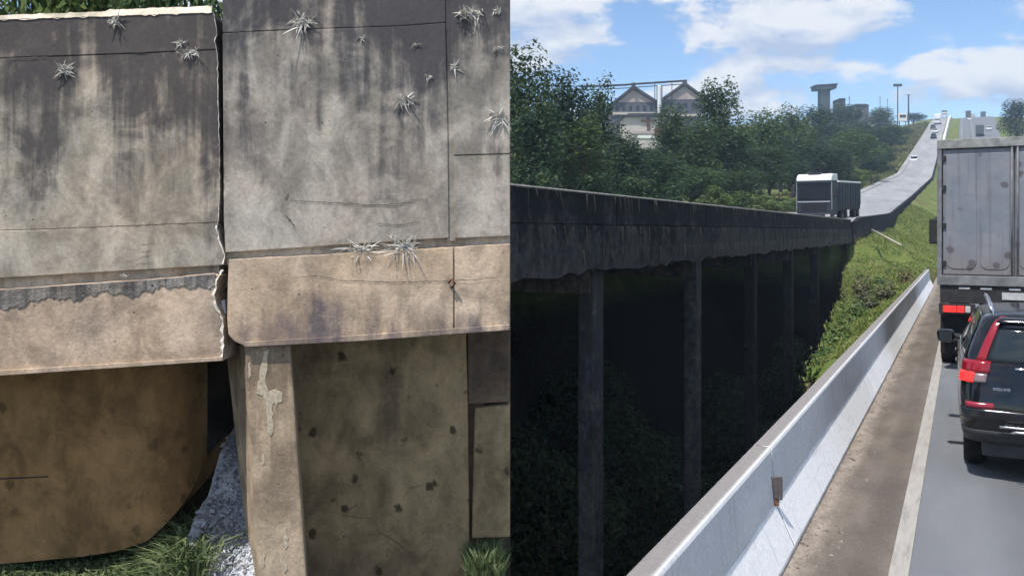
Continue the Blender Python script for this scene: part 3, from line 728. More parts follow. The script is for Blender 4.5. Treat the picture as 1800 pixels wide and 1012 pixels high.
# retaining wall carrying the edge of the far carriageway above the bank
rw = empty('retaining_wall', (-7.2, 66, 0), 0, 'dark low retaining wall along the edge of the far carriageway', 'wall')
wy = [66.3, 72, 78, 84, 90, 96, 103, 112, 122, 134, 147, 165, 185, 212, 250]
for a, b in zip(wy[:-1], wy[1:]):
    mb = MB(); P = []
    for y in (a + .02, b - .02):
        x = interp(y, RY, RX) + 7.2; z = interp(y, RY, RZ); h = interp(y, [66, 102, 112, 150, 260], [1.5, 1.6, .9, .65, .5])
        P.append([(x + .02, y - 66, z - h - .8), (x + .34, y - 66, z - h - .8), (x + .30, y - 66, z - .02), (x + .26, y - 66, z + .03), (x + .02, y - 66, z + .03)])
    i0 = 0; n = 5; mb.v = P[0] + P[1]; mb.f = [(0, 1, 2, 3, 4), (9, 8, 7, 6, 5)] + [(k, (k+1) % n, n + (k+1) % n, n + k) for k in range(n)]
    mb.build('wall_segment', C_DARK, rw)
# white barrier on the far hill
fb = empty('concrete_barrier', (-6, 325, 0), 0, 'sunlit white barrier at the edge of the far carriageway on the hill crest', 'barrier')
far_white = plain('far_white_paint', (0.74, 0.74, 0.72), .7)
ya = 300
while ya < 525:
    mb = MB(); a, b = ya + .2, ya + 22
    for y in (a, b): x = interp(y, RY, RX) + .35 + 6; z = interp(y, RY, RZ); mb.v += [(x, y - 325, z - .3), (x + 1.0, y - 325, z - .3), (x + .8, y - 325, z + 1.1), (x + .2, y - 325, z + 1.1)]
    mb.f = [(0, 1, 2, 3), (7, 6, 5, 4), (0, 4, 5, 1), (1, 5, 6, 2), (2, 6, 7, 3), (3, 7, 4, 0)]
    mb.build('barrier_segment', far_white, fb); ya += 22.3

# ------------------------------------------------------------------ vegetation
F_DARK = foliage('leaves_dark', (0.022, 0.050, 0.022), (0.060, 0.098, 0.040), 1.2)
F_MID = foliage('leaves_mid', (0.035, 0.070, 0.022), (0.085, 0.130, 0.045), 1.2)
F_LIGHT = foliage('leaves_light', (0.075, 0.125, 0.034), (0.165, 0.225, 0.075), 1.2)
BARK = plain('bark', (0.09, 0.07, 0.05), .95, .1, 0, .4, 6, .6)
def crown_mesh(seed, nleaf, size, blobs=13, squash=0.8, z0=0.22, lz=0.5):
    r_ = random.Random(seed); B = []
    for i in range(blobs):
        a = r_.uniform(0, 6.283); rr = 0.33 * math.sqrt(r_.random()); zc = z0 + 0.1 + (0.86 - z0) * r_.random()
        rr *= 1.0 - 0.55 * max(0, (zc - 0.55) / 0.45)
        B.append((Vector((rr * math.cos(a), rr * math.sin(a), zc)), r_.uniform(0.10, 0.20)))
    B.append((Vector((0, 0, 0.82)), 0.15)); B.append((Vector((0, 0, .5)), .24))
    mb = MB(); tot = sum(b[1] ** 2 for b in B)
    for c, rad in B:
        for _ in range(int(nleaf * rad * rad / tot)):
            u = Vector((r_.gauss(0, 1), r_.gauss(0, 1), r_.gauss(0, 1))).normalized()
            p = c + u * rad * r_.uniform(0.62, 1.12) * Vector((1, 1, squash)).length / 1.6
            nrm = (u + Vector((r_.gauss(0, .6), r_.gauss(0, .6), r_.gauss(0, .6) + .5))).normalized()
            t = nrm.orthogonal().normalized(); t.rotate(Matrix.Rotation(r_.uniform(0, 6.28), 3, nrm)); b = nrm.cross(t)
            s = size * r_.uniform(.55, 1.35)
            q_ = [t * s, b * s * .6 + nrm * s * .15, -t * s, -b * s * .6 + nrm * s * .15]
            mb.quad(*[p + Vector((v.x, v.y, v.z * lz)) for v in q_])
    me = bpy.data.meshes.new('crown'); me.from_pydata(mb.v, [], mb.f); me.update(); return me, B
def trunk_mesh(seed, B):
    r_ = random.Random(seed); mb = MB()
    mb.tube([(0, 0, -0.06), (.01, 0, .15), (r_.uniform(-.02, .02), .01, .4), (0, 0, .75)], [.032, .024, .017, .005], 8)
    for c, rad in B[:8]:
        s = Vector((0, 0, r_.uniform(.15, .45))); mb.tube([s, s.lerp(c, .5) + Vector((0, 0, .03)), c], [.012, .008, .002], 5)
    me = bpy.data.meshes.new('trunk'); me.from_pydata(mb.v, [], mb.f); me.materials.append(BARK); me.update(); return me
CR = []
for sd in (1, 2, 3, 4):
    me, B = crown_mesh(sd, 5200, 0.024, 15); tm = trunk_mesh(sd, B)
    ms = []
    for fm in (F_DARK, F_MID, F_LIGHT):
        c = me.copy(); c.materials.append(fm); ms.append(c)
    CR.append((ms, tm))
CS = []
for sd in (11, 12, 13):
    me, B = crown_mesh(sd, *((2600, 0.034) if sd < 13 else (9000, 0.016)), 10, .8, -0.05, 1.0); tm = trunk_mesh(sd, B); ms = []
    for fm in (F_DARK, F_MID, F_LIGHT):
        c = me.copy(); c.materials.append(fm); ms.append(c)
    CS.append((ms, tm))
def plant(px, ytop, zc, wpx, tone, label, group, kind=0, seed=None, base=None, name='tree', cat='tree'):
    p = at(px, ytop, zc); bz = terrain_z(p.x, p.y) if base is None else base
    h = max(1.0, p.z - bz + 0.1); wd = wpx * zc / 1500 / 0.80
    r_ = random.Random(seed if seed is not None else int(px * 7 + zc))
    ms, tm = CR[r_.randrange(4)] if kind == 0 else CS[2] if kind == 2 else CS[r_.randrange(2)]
    e = empty(name, (p.x, p.y, bz), r_.uniform(0, 6.28), label, cat, group)
    e.scale = (wd, wd, h / 0.97)
    for nm, me in (('crown', ms[tone]), ('trunk', tm)):
        o = bpy.data.objects.new(nm, me); COL.objects.link(o); o.parent = e
    return e
G1 = 'trees of the wood beyond the viaduct'
TR = [(916, 84, 52, 120, 0, 'tallest dark tree at the left edge of the wood beyond the viaduct'),
      (988, 126, 58, 110, 0, 'dark tree second from the left on the wood skyline'),
      (1056, 164, 66, 90, 0, 'dark tree on the skyline just left of the gabled warehouses'),
      (948, 205, 50, 130, 0, 'dark broad tree below the tallest tree of the wood'),
      (1030, 225, 56, 130, 1, 'tree with pale sunlit leaves low in the wood, right of its dark left end'),
      (1100, 240, 64, 110, 0, 'dark tree below the white house with the arch'),
      (1186, 204, 92, 90, 0, 'dark tree in front of the right-hand warehouse gable'),
      (1264, 156, 100, 105, 0, 'dark tall tree right of the right-hand warehouse gable'),
      (1228, 226, 86, 100, 1, 'mid green tree below the right-hand warehouse'),
      (1150, 285, 70, 120, 1, 'mid green tree above the viaduct coping in the middle of the wood'),
      (1216, 300, 80, 120, 2, 'yellow-green bushy tree just above the viaduct coping'),
      (1292, 236, 98, 120, 0, 'dark tree right of the middle of the wood'),
      (1336, 196, 124, 100, 1, 'rounded tree on the skyline between the warehouses and the tower'),
      (1388, 202, 150, 90, 1, 'low tree on the skyline left of the tower'),
      (1352, 268, 110, 110, 1, 'broad tree left of the white truck cab'),
      (1296, 302, 92, 110, 0, 'dark tree behind the viaduct coping, left of the broad one'),
      (1432, 196, 210, 90, 0, 'dark tree at the foot of the T-shaped tower'),
      (1482, 184, 310, 80, 0, 'dark tree on the crest right of the T-shaped tower'),
      (1494, 232, 165, 110, 2, 'light green round-topped tree above the white truck'),
      (1440, 255, 148, 110, 0, 'dark tree behind the white truck cab'),
      (1404, 292, 124, 90, 0, 'dark low tree touching the left of the white truck cab'),
      (1546, 196, 340, 70, 1, 'small tree on the crest left of the light mast'),
      (1566, 226, 250, 60, 1, 'tree on the verge slope below the light mast'),
      (1606, 199, 395, 44, 0, 'small dark tree on the crest between the billboard and the road'),
      (1531, 250, 190, 60, 1, 'tree leaning to the road above the truck load'),
      (1786, 182, 250, 60, 0, 'dark tree at the right frame edge beyond the box trailer')]
for i, (px, yt, zc, wpx, tone, lab) in enumerate(TR):
    plant(px, yt, zc, wpx, tone, lab, G1 if px < 1700 else None, seed=i + 3)
r_ = random.Random(77)
for i in range(60):                           # the rest of the wood
    px = r_.uniform(890, 1560); zc = interp(px, [890, 1100, 1300, 1450, 1560], [62, 78, 120, 190, 250]) * r_.uniform(0.95, 1.7)
    top_ = interp(px, [890, 1000, 1075, 1120, 1245, 1300, 1400, 1560], [200, 222, 250, 262, 232, 225, 222, 222]) + r_.uniform(-4, 60)
    p = at(px, top_, zc)
    if p.z - terrain_z(p.x, p.y) < 2.5: continue
    plant(px, top_, zc, r_.uniform(70, 110), r_.choice((0, 0, 1)), 'tree deep in the wood beyond the viaduct, half hidden by others', 'hidden trees deep in the wood', seed=100 + i)
VT = [(1462, 222, 205, 90, 'below the T-shaped tower'), (1515, 214, 270, 70, 'below the pale low house on the crest'), (1540, 232, 235, 70, 'on the slope left of the verge'), (1575, 222, 300, 50, 'at the upper end of the verge slope'),
      (1412, 232, 175, 90, 'left of the round light green one'), (1372, 232, 140, 90, 'between the rounded and the broad one'), (1556, 262, 205, 56, 'beside the lone white car'), (1524, 282, 172, 60, 'above the road right of the truck'),
      (1318, 262, 108, 100, 'left of the broad one'), (1470, 288, 150, 80, 'right behind the truck cab'), (1590, 232, 320, 40, 'nearest the queue of cars')]
for i, (px, yt, zc, wpx, lab) in enumerate(VT): plant(px, yt, zc, wpx, 0 if i % 3 else 1, 'wood edge tree ' + lab, G1, seed=600 + i)
BU = [(1345, 344, 80, 90, 2, 'pale green bush above the viaduct coping left of the white truck'),
      (1300, 338, 76, 70, 1, 'mid green bush above the viaduct coping, left of the pale one'),
      (1255, 328, 72, 70, 1, 'mid green bush above the middle of the viaduct coping'),
      (1392, 352, 90, 50, 2, 'small pale bush touching the white truck cab'),
      (1120, 318, 60, 90, 1, 'bush above the viaduct coping below the white house'),
      (1040, 312, 54, 90, 0, 'dark bush above the viaduct coping near its left end'),
      (960, 300, 48, 110, 0, 'dark bush at the left end of the viaduct coping'),
      (1178, 322, 66, 80, 1, 'bush above the viaduct coping between two trees'),
      (1512, 300, 150, 50, 2, 'olive bush on the verge right of the truck load'),
      (1548, 272, 200, 46, 1, 'bush on the verge slope above the far carriageway'),
      (1585, 240, 270, 30, 1, 'small bush high on the verge of the far carriageway')]
for i, (px, yt, zc, wpx, tone, lab) in enumerate(BU):
    plant(px, yt, zc, wpx, tone, lab, None, 1, 300 + i, name='bush', cat='bush')
for i, (px, yt, zc, wpx, lab) in enumerate([(960, 800, 24, 260, 'dim bush in the dark valley left of the nearest viaduct column'), (1130, 760, 29, 240, 'dim bush in the dark valley between the two nearest viaduct columns'),
        (1290, 690, 38, 200, 'dim bush in the dark valley right of the second viaduct column'), (1020, 660, 33, 200, 'dim bush farther back in the dark valley behind the nearest column'), (1390, 620, 48, 150, 'dim bush in the dark valley below the grass bank')]):
    plant(px, yt, zc, wpx, 0, lab, None, 2, 500 + i, name='bush', cat='bush')
for i, (px, yt, zc, wpx, lab) in enumerate([(40, -90, 8.6, 330, 'leafy bush showing over the bright coping at the left frame edge'),
        (190, -80, 9.2, 300, 'leafy bush showing over the middle of the bright coping'), (335, -70, 8.4, 260, 'leafy bush showing over the coping beside the joint')]):
    plant(px, yt, zc, wpx, 2, lab, None, 2, 400 + i, base=0.75, name='bush', cat='bush')
# shrubs hanging over the bank beside the barrier: large leaves
def shrub(px, py, zc, rad, n, leaf, mat, label, seed, cat='shrub'):
    c = at(px, py, zc)
    if seed >= 9: c.z = terrain_z(c.x, c.y) + rad * .45
    r_ = random.Random(seed); mb = MB(); st = MB()
    for _ in range(n):
        u = Vector((r_.gauss(0, 1), r_.gauss(0, 1), r_.gauss(0, 1) * .8)).normalized() * rad * r_.random() ** 0.45
        u.x *= 0.7; nrm = (u.normalized() + Vector((r_.gauss(0, .5), r_.gauss(0, .5), .8))).normalized()
        t = nrm.orthogonal().normalized(); t.rotate(Matrix.Rotation(r_.uniform(0, 6.28), 3, nrm)); b = nrm.cross(t); s = leaf * r_.uniform(.6, 1.3)
        mb.quad(u - t * s, u - t * s * .2 + b * s * .5, u + t * s, u - t * s * .2 - b * s * .5)
    gz = terrain_z(c.x, c.y) - c.z
    for _ in range(7):
        e_ = Vector((r_.gauss(0, .5), r_.gauss(0, .5), r_.uniform(-.1, .6))) * rad; st.tube([(r_.gauss(0, .08), r_.gauss(0, .08), min(gz, -rad) - .1), e_ * .4 + Vector((0, 0, -.3 * rad)), e_], [.02, .014, .005], 5)
    e = empty('shrub', c, 0, label, cat); mb.build('foliage', mat, e); st.build('stem', BARK, e)
F_SHRUB = foliage('leaves_shrub', (0.045, 0.095, 0.022), (0.14, 0.21, 0.06), 3, .3)
F_OLIVE = foliage('leaves_olive', (0.07, 0.075, 0.035), (0.17, 0.16, 0.085), 3, .25)
shrub(1452, 640, 17.0, 0.42, 520, 0.055, F_SHRUB, 'lowest bright green shrub hanging over the bank by the barrier', 1)
shrub(1474, 598, 19.5, 0.50, 560, 0.055, F_SHRUB, 'bright green shrub just above the lowest one by the barrier', 2)
shrub(1500, 560, 22.5, 0.62, 640, 0.06, F_SHRUB, 'broad green shrub on the bank in the middle of the barrier row', 3)
shrub(1522, 536, 26.0, 0.62, 520, 0.065, F_OLIVE, 'olive shrub right behind the barrier, above the broad green one', 4)
shrub(1556, 515, 31.0, 0.60, 460, 0.07, F_OLIVE, 'olive brown shrub behind the barrier near its far end', 5)
shrub(1592, 486, 37.0, 0.55, 380, 0.07, F_OLIVE, 'low brown shrub at the far end of the barrier', 6)
shrub(1516, 505, 33.0, 0.60, 420, 0.07, F_OLIVE, 'dull shrub on the bank left of the olive ones', 7)
shrub(1432, 655, 16.2, 0.22, 160, 0.05, F_SHRUB, 'small green sprig at the low tip of the bank shrubs', 8)
shrub(1508, 455, 50.0, 0.45, 260, 0.08, F_SHRUB, 'dark green tuft near the corner of the abutment', 9)
shrub(1545, 462, 46.0, 0.45, 260, 0.08, F_SHRUB, 'dark green tuft in the middle of the grass bank', 10)
shrub(1561, 452, 50.0, 0.30, 140, 0.07, F_SHRUB, 'small dark tuft right of the middle one on the bank', 11)
# grass on the bank
mb = MB(); r_ = random.Random(61)
for _ in range(13000):
    Y = 17 + 120 * r_.random() ** 1.3; X = r_.uniform(interp(Y, [17, 62, 150], [-2.6, -7.0, -6.8]), -1.7)
    blades(mb, (X, Y, terrain_z(X, Y) - .03), 3, 0.07 + .07 * math.sin(X * 1.3 + Y * .35) ** 2 + .0008 * Y, 0.012 + Y * .00035, r_, 0.12, 0.7)
gb = mb.build('grass', F_GRASS); tag(gb, 'green grass on the bank between the two carriageways', 'grass', kind='stuff')
mb = MB()
for _ in range(7000):
    Y = 90 + 330 * r_.random() ** 1.2; lx = interp(Y, RY, LX); X = lx - 0.6 - r_.random() ** 1.5 * 9
    blades(mb, (X, Y, terrain_z(X, Y) - .05), 3, .35 + .0012 * Y, .05 + Y * .00025, r_, 0.4, 0.7)
gv = mb.build('grass', foliage('verge_olive', (0.075, 0.095, 0.03), (0.20, 0.19, 0.09), .3, .25)); tag(gv, 'olive grass on the verge of the far carriageway', 'grass', kind='stuff')
pp = empty('pipe', at(1560, 416, 58), 0, 'thin pale pipe lying down the grass bank', 'pipe')
a = at(1533, 404, 62); b = at(1584, 431, 52)
o = MB().tube([a - pp.location, b - pp.location], .07, 10).build('barrel', plain('pipe_pale', (0.36, 0.33, 0.26), .7), pp, smooth=True)

# ------------------------------------------------------------------ black estate car ahead
PAINT = Mat('paint_black', 0.12, 0.3); PAINT.b.inputs['Coat Weight'].default_value = 0.5; PAINT.b.inputs['Coat Roughness'].default_value = 0.06
PAINT.color(PAINT.mix(PAINT.ramp(PAINT.noise(4.0), .4, .7), (0.006, 0.007, 0.009), (0.012, 0.013, 0.016)))
PLAST = plain('plastic_dark', (0.035, 0.037, 0.04), .55, .3)
GLASS = Mat('car_glass', 0.03, 0.4); GLASS.color((0.022, 0.03, 0.036))
CHROME = plain('trim_silver', (0.62, 0.63, 0.65), .25, .5, 0.9, .05)
TYRE = plain('tyre_rubber', (0.018, 0.018, 0.019), .9, .2, 0, .2, 20, .4)
RIM = plain('rim_alloy', (0.45, 0.46, 0.48), .35, .5, .8, .1)
LAMP = Mat('lamp_red', .15, .5); LAMP.color((0.26, 0.006, 0.016)); LAMP.b.inputs['Coat Weight'].default_value = .5
LAMPON = Mat('lamp_red_lit', .2, .5); LAMPON.color((0.65, 0.02, 0.02)).emit((1, .035, .03), .55)
LENS = plain('lamp_clear', (0.50, 0.46, 0.46), .2, .5)
LENSD = plain('lamp_smoked', (0.22, 0.16, 0.17), .2, .5)
LENSR = Mat('lamp_dim_red', .2, .5); LENSR.color((0.30, 0.03, 0.05))
Zs = [.40, .50, .62, .80, .95, 1.05, 1.12, 1.22, 1.36, 1.50, 1.62, 1.68, 1.725, 1.75]
Ws = [.90, .93, .95, .957, .957, .95, .935, .92, .875, .825, .775, .74, .65, .42]
Rs = [.13, .04, .0, .0, .03, .055, .075, .095, .15, .21, .27, .305, .39, .70]
Fs = [4.66, 4.75, 4.8, 4.78, 4.72, 4.5, 3.62, 3.38, 3.08, 2.78, 2.5, 2.34, 2.15, 1.9]
def S(z, t, off=0.0, side=-1):
    w_, r_, f_ = (interp(z, Zs, q) for q in (Ws, Rs, Fs)); Rc = .20; w_ += off; r_ -= off; f_ += off; bow = .05
    if t <= 1: x, y = (w_ - Rc) * t, r_ + bow * t * t
    elif t <= 2: a = (t - 1) * math.pi / 2; x, y = w_ - Rc + Rc * math.sin(a), r_ + bow + Rc * (1 - math.cos(a))
    elif t <= 3: x, y = w_ + .012 * math.sin((t - 2) * math.pi), (r_ + bow + Rc) * (3 - t) + (f_ - .3) * (t - 2)
    elif t <= 4: a = (t - 3) * math.pi / 2; x, y = w_ - .25 + .25 * math.cos(a), f_ - .3 + .25 * math.sin(a)
    else: x, y = (w_ - .25) * (5 - t), f_ - .05 + .05 * (t - 4)
    return (side * x, y, z)
TS = [0, .25, .5, .75, .9, 1, 1.2, 1.4, 1.6, 1.8, 2, 2.15, 2.3, 2.5, 2.7, 2.85, 3, 3.25, 3.5, 3.75, 4, 4.5, 5]
suv = empty('car', (0.93, 10.0, 0), R(0.6), 'black estate car with tall red tail lamps behind the box trailer', 'car')
zr = [.40, .45, .50, .56, .62, .70, .80, .88, .95, 1.0, 1.05, 1.085, 1.12, 1.17, 1.22, 1.29, 1.36, 1.43, 1.50, 1.56, 1.62, 1.65, 1.68, 1.705, 1.725, 1.74, 1.75]
mb = MB()
mb.grid([[S(z, t, 0, -1) for t in reversed(TS)] + [S(z, t, 0, 1) for t in TS[1:]] for z in zr])
i0 = len(mb.v); mb.v += [S(1.75, t, 0, -1) for t in TS] + [S(1.75, t, 0, 1) for t in reversed(TS[1:-1])]; mb.f.append(tuple(range(i0, len(mb.v))))
mb.build('body', PAINT.m, suv, smooth=True)
def patch(name, z0, z1, t0, t1, mat, off=.006, side=-1, nz=6, nt_=10, top_t=None, parent=None, both=False):
    mb = MB(); rows = []
    for i in range(nz + 1):
        z = z0 + (z1 - z0) * i / nz; k = i / nz
        a, b = (t0, t1) if top_t is None else (t0 + (top_t[0] - t0) * k, t1 + (top_t[1] - t1) * k)
        rows.append([S(z, a + (b - a) * j / nt_, off, side) for j in range(nt_ + 1)] if not both else
                    [S(z, b * abs(q) , off, -1 if q < 0 else 1) for q in np.linspace(-1, 1, 2 * nt_ + 1)])
    mb.grid(rows); o = mb.build(name, mat, parent or suv, smooth=True)
    sm = o.modifiers.new('thick', 'SOLIDIFY'); sm.thickness = .012; sm.offset = -1
    return o
patch('rear_window', 1.245, 1.615, 0, .985, GLASS.m, .008, both=True, top_t=(0, .985))
patch('windscreen', 1.16, 1.60, 4.05, 5, GLASS.m, .006, -1); patch('windscreen', 1.16, 1.60, 4.05, 5, GLASS.m, .006, 1)
for s in (-1, 1):
    patch('side_window', 1.21, 1.60, 2.04, 2.36, GLASS.m, .005, s); patch('side_window', 1.21, 1.60, 2.39, 2.64, GLASS.m, .005, s); patch('side_window', 1.20, 1.58, 2.67, 2.95, GLASS.m, .005, s)
    patch('window_trim', 1.185, 1.205, 2.0, 2.97, CHROME, .008, s, 2, 12)
    tl = patch('tail_lamp', 1.25, 1.70, 1.0, 1.28, LAMP.m, .014, s, 10, 6, top_t=(1.0, 1.2))
    patch('lamp_bowl', 1.13, 1.255, .92, 1.95, LAMP.m, .018, s, 4, 8, parent=tl)
    patch('brake_lamp', 1.03, 1.135, 1.24, 1.95, LAMPON.m, .018, s, 4, 8, parent=tl)
    patch('reversing_lens', 1.035, 1.125, .94, 1.22, LENSD, .018, s, 4, 6, parent=tl)
    patch('reflector', .775, .835, .85, 1.5, LENSR.m, .012, s, 2, 6)
    patch('sill', .40, .56, 2.1, 3.0, PLAST, .012, s, 3, 12)
    patch('door_handle', 1.02, 1.05, 2.36, 2.40, CHROME, .03, s, 1, 2); patch('door_handle', 1.02, 1.05, 2.62, 2.66, CHROME, .03, s, 1, 2)
    rl = [(s * .64, .62, 1.70), (s * .655, .66, 1.775), (s * .66, .85, 1.80), (s * .66, 1.6, 1.815), (s * .655, 2.3, 1.80), (s * .64, 2.5, 1.735)]
    MB().tube(rl, [.018, .026, .024, .024, .022, .016], 8).build('roof_rail', CHROME, suv, smooth=True)
    m_ = MB(); m_.tube([(s * .93, 3.05, 1.16), (s * 1.06, 3.02, 1.20)], .03, 6); m_.build('mirror_arm', PLAST, suv)
    mm = MB().box(s * 1.0 if s > 0 else -1.22, 1.22 if s > 0 else -1.0, 2.94, 3.10, 1.10, 1.27, .01).build('mirror', PAINT.m, suv, bevel=.05, seg=3)
    gx0, gx1 = sorted((s * 1.03, s * 1.19)); MB().box(gx0, gx1, 2.932, 2.938, 1.125, 1.245).build('mirror_glass', GLASS.m, mm)
    for yw in (.98, 3.86):
        wh_ = empty('wheel', (s * .80, yw, .365)); wh_.parent = suv
        MB().lathe([(.22, -.11), (.33, -.115), (.358, -.09), (.365, -.05), (.365, .05), (.358, .09), (.33, .115), (.22, .11)], 'x', 32).build('tyre', TYRE, wh_, smooth=True)
        MB().lathe([(.06, s * .10), (.21, s * .085), (.225, s * .108)], 'x', 20).build('rim', RIM, wh_)
    MB().box(min(s*.40, s*.72), max(s*.40, s*.72), .35, 1.3, .25, .42).build('underbody', PLAST, suv)
patch('bumper_lower', .40, .545, 0, 2.1, PLAST, .012, both=True, nz=3); patch('bumper_trim', .60, .622, 0, .78, CHROME, .022, both=True, nz=1)
patch('bumper_step', .66, .765, 0, 1.9, PAINT.m, .012, both=True, nz=4); patch('spoiler', 1.645, 1.70, 0, .98, PAINT.m, .075, both=True, nz=3)
patch('tailgate_garnish', 1.185, 1.205, 0, .62, CHROME, .020, both=True, nz=1); patch('plate_recess', 1.02, 1.17, 0, .50, PLAST, .007, both=True, nz=3)
patch('number_plate', 1.04, 1.14, 0, .30, plain('plate_white', (.6, .6, .6), .5), .016, both=True, nz=1)
MB().tube([(-.50, -.03, .56), (-.46, -.045, .575), (-.30, -.05, .575), (-.26, -.04, .55)], .014, 8).build('exhaust_trim', CHROME, suv, smooth=True)
MB().box(-.75, .75, .2, 4.4, .26, .43).build('underbody', PLAST, suv)
tcu = bpy.data.curves.new('badge_lettering', 'FONT'); tcu.body = 'VOLVO'; tcu.size = .040; tcu.extrude = .003; tcu.space_character = 1.25
to = bpy.data.objects.new('badge_tmp', tcu); COL.objects.link(to)
dg_ = bpy.context.evaluated_depsgraph_get(); bme = bpy.data.meshes.new_from_object(to.evaluated_get(dg_)); bpy.data.objects.remove(to)
bme.materials.clear(); bme.materials.append(CHROME); bo = bpy.data.objects.new('badge_lettering', bme); COL.objects.link(bo); bo.parent = suv
bo.location = (-.66, .012, .975); bo.rotation_euler = (R(82), 0, 0)

# ------------------------------------------------------------------ box trailer ahead of the car
BOXM = Mat('trailer_paint_grey', .6, .35)
bcol = BOXM.mix(BOXM.ramp(BOXM.noise(1.6, BOXM.coord((1, 1, .6)), 7, .65), .35, .7), (0.175, 0.195, 0.23), (0.23, 0.24, 0.265))
dirtz = BOXM.ramp(BOXM.math('ADD', BOXM.axis(2), BOXM.math('MULTIPLY', BOXM.noise(3.0, None, 7), .9)), 3.1, 2.0, 0, .7)
bcol = BOXM.mix(dirtz, bcol, (0.20, 0.165, 0.15))
rs = BOXM.ramp(BOXM.math('ADD', BOXM.voro(3.4, BOXM.coord((1, .1, 1))), BOXM.math('MULTIPLY', BOXM.math('SUBTRACT', BOXM.noise(9.0), .5), .35)), .27, .15, 0, .8)
bcol = BOXM.mix(rs, bcol, (0.085, 0.07, 0.075))
dr_ = BOXM.ramp(BOXM.noise(1.0, BOXM.coord((14, 1, .5)), 6), .50, .70, 0, .5)
BOXM.color(BOXM.mix(dr_, bcol, (0.12, 0.11, 0.115))); BOXM.bump(BOXM.noise(2.2, None, 3), .35, .05)
FRAME = plain('trailer_frame_grey', (0.17, 0.175, 0.18), .7, .3, 0, .3, 5); STEEL = plain('chassis_dark', (0.028, 0.028, 0.03), .75, .3, 0, .3, 5)
tr = empty('truck', (0.82, 17.75, 0), 0, 'grey box trailer truck with rust-spotted rear doors ahead of the black car', 'truck')
MB().box(-1.23, 1.23, .10, 11.5, 1.68, 4.18).build('box', FRAME, tr, bevel=.02)
for s in (-1, 1):
    MB().box(min(s*1.25, s*1.17), max(s*1.25, s*1.17), 0, .16, 1.66, 4.26).build('corner_post', FRAME, tr, bevel=.012)
    dr = MB().box(min(s*.012, s*1.15), max(s*.012, s*1.15), .04, .095, 1.80, 4.10).build('door', BOXM.m, tr, bevel=.006)
    for a, b in ((.075, .55), (.60, 1.10)):
        mb = MB(); x0, x1 = sorted((s * a, s * b)); R_ = .14; pts = [(x0, 4.02), (x1, 4.02)]
        pts += [(x1 - R_ + R_ * math.cos(t), 1.90 + R_ - R_ * math.sin(t)) for t in np.linspace(0, math.pi / 2, 6)] + [(x0 + R_ - R_ * math.sin(t), 1.90 + R_ - R_ * math.cos(t)) for t in np.linspace(0, math.pi / 2, 6)]
        mb.prism(pts, 'y', .028, .042); mb.build('door_plate', BOXM.m, dr, bevel=.01, seg=3)
    for xr_ in (.30,):
        MB().tube([(s * .045, .015, 1.74), (s * .045, .015, 4.14)], .016, 8).build('lock_rod', FRAME, dr, smooth=True)
    for zk in (2.0, 2.7, 3.4, 3.95): MB().box(min(s*1.10, s*1.19), max(s*1.10, s*1.19), .005, .04, zk - .05, zk + .05).build('hinge', STEEL, dr, bevel=.008)
    la = MB().box(min(s*.62, s*1.22), max(s*.62, s*1.22), .02, .10, 1.06, 1.26).build('lamp_bar', STEEL, tr, bevel=.01)
    for k_, (a, b, mt) in enumerate(((.93, 1.15, LAMPON.m), (.80, .915, LAMPON.m), (.70, .785, LENS))):
        MB().box(min(s*a, s*b), max(s*a, s*b), -.01, .03, 1.10, 1.22).build('tail_lamp', mt, la, bevel=.012)
    MB().box(min(s*.62, s*1.20), max(s*.62, s*1.20), .35, .37, .30, 1.05).build('mud_flap', TYRE, tr)
    for yw in (1.4, 2.7, 10.8, 13.2):
        wh_ = empty('wheel', (s * .93, yw, .50)); wh_.parent = tr
        MB().lathe([(.28, -.27), (.46, -.275), (.497, -.24), (.50, 0), (.497, .24), (.46, .275), (.28, .27)], 'x', 28).build('tyre', TYRE, wh_, smooth=True)
        MB().lathe([(.10, s * .2), (.27, s * .15), (.29, s * .26)], 'x', 16).build('rim', STEEL, wh_)
    MB().box(min(s*1.46, s*1.76), max(s*1.46, s*1.76), 11.9, 12.0, 2.2, 2.98).build('side_mirror', STEEL, tr, bevel=.04)
    MB().tube([(s * 1.15, 12.0, 2.95), (s * 1.60, 11.98, 3.0)], .02, 6).build('mirror_arm', STEEL, tr)
    MB().box(min(s*.35, s*.50), max(s*.35, s*.50), .2, 13.5, .95, 1.25).build('chassis_rail', STEEL, tr)
MB().box(-1.25, 1.25, -.01, .16, 4.12, 4.29).build('top_rail', plain('rail_weathered', (.25, .26, .25), .8, .2, 0, .3, 6), tr, bevel=.012)
MB().box(-1.25, 1.25, -.02, .17, 1.60, 1.78).build('bottom_rail', FRAME, tr, bevel=.012)
for xk in (-.80, -.45, .0, .45, .80): MB().box(xk - .09, xk + .09, .012, .018, 1.535, 1.565).build('reflective_tape', plain('tape_white', (.7, .7, .7), .4), tr)
MB().box(-1.20, 1.20, .02, .12, 1.27, 1.595).build('rear_panel', STEEL, tr, bevel=.01)
MB().box(-.2, .2, .0, .02, 1.36, 1.49).build('number_plate', plain('plate_pale', (.45, .45, .45), .5), tr)
MB().box(-1.18, 1.18, .10, .20, .55, .70).build('bumper_bar', STEEL, tr, bevel=.02)
MB().box(-1.20, 1.20, 11.9, 14.0, .9, 3.2).build('cab', plain('cab_grey', (.3, .32, .35), .4), tr, bevel=.1, seg=3)

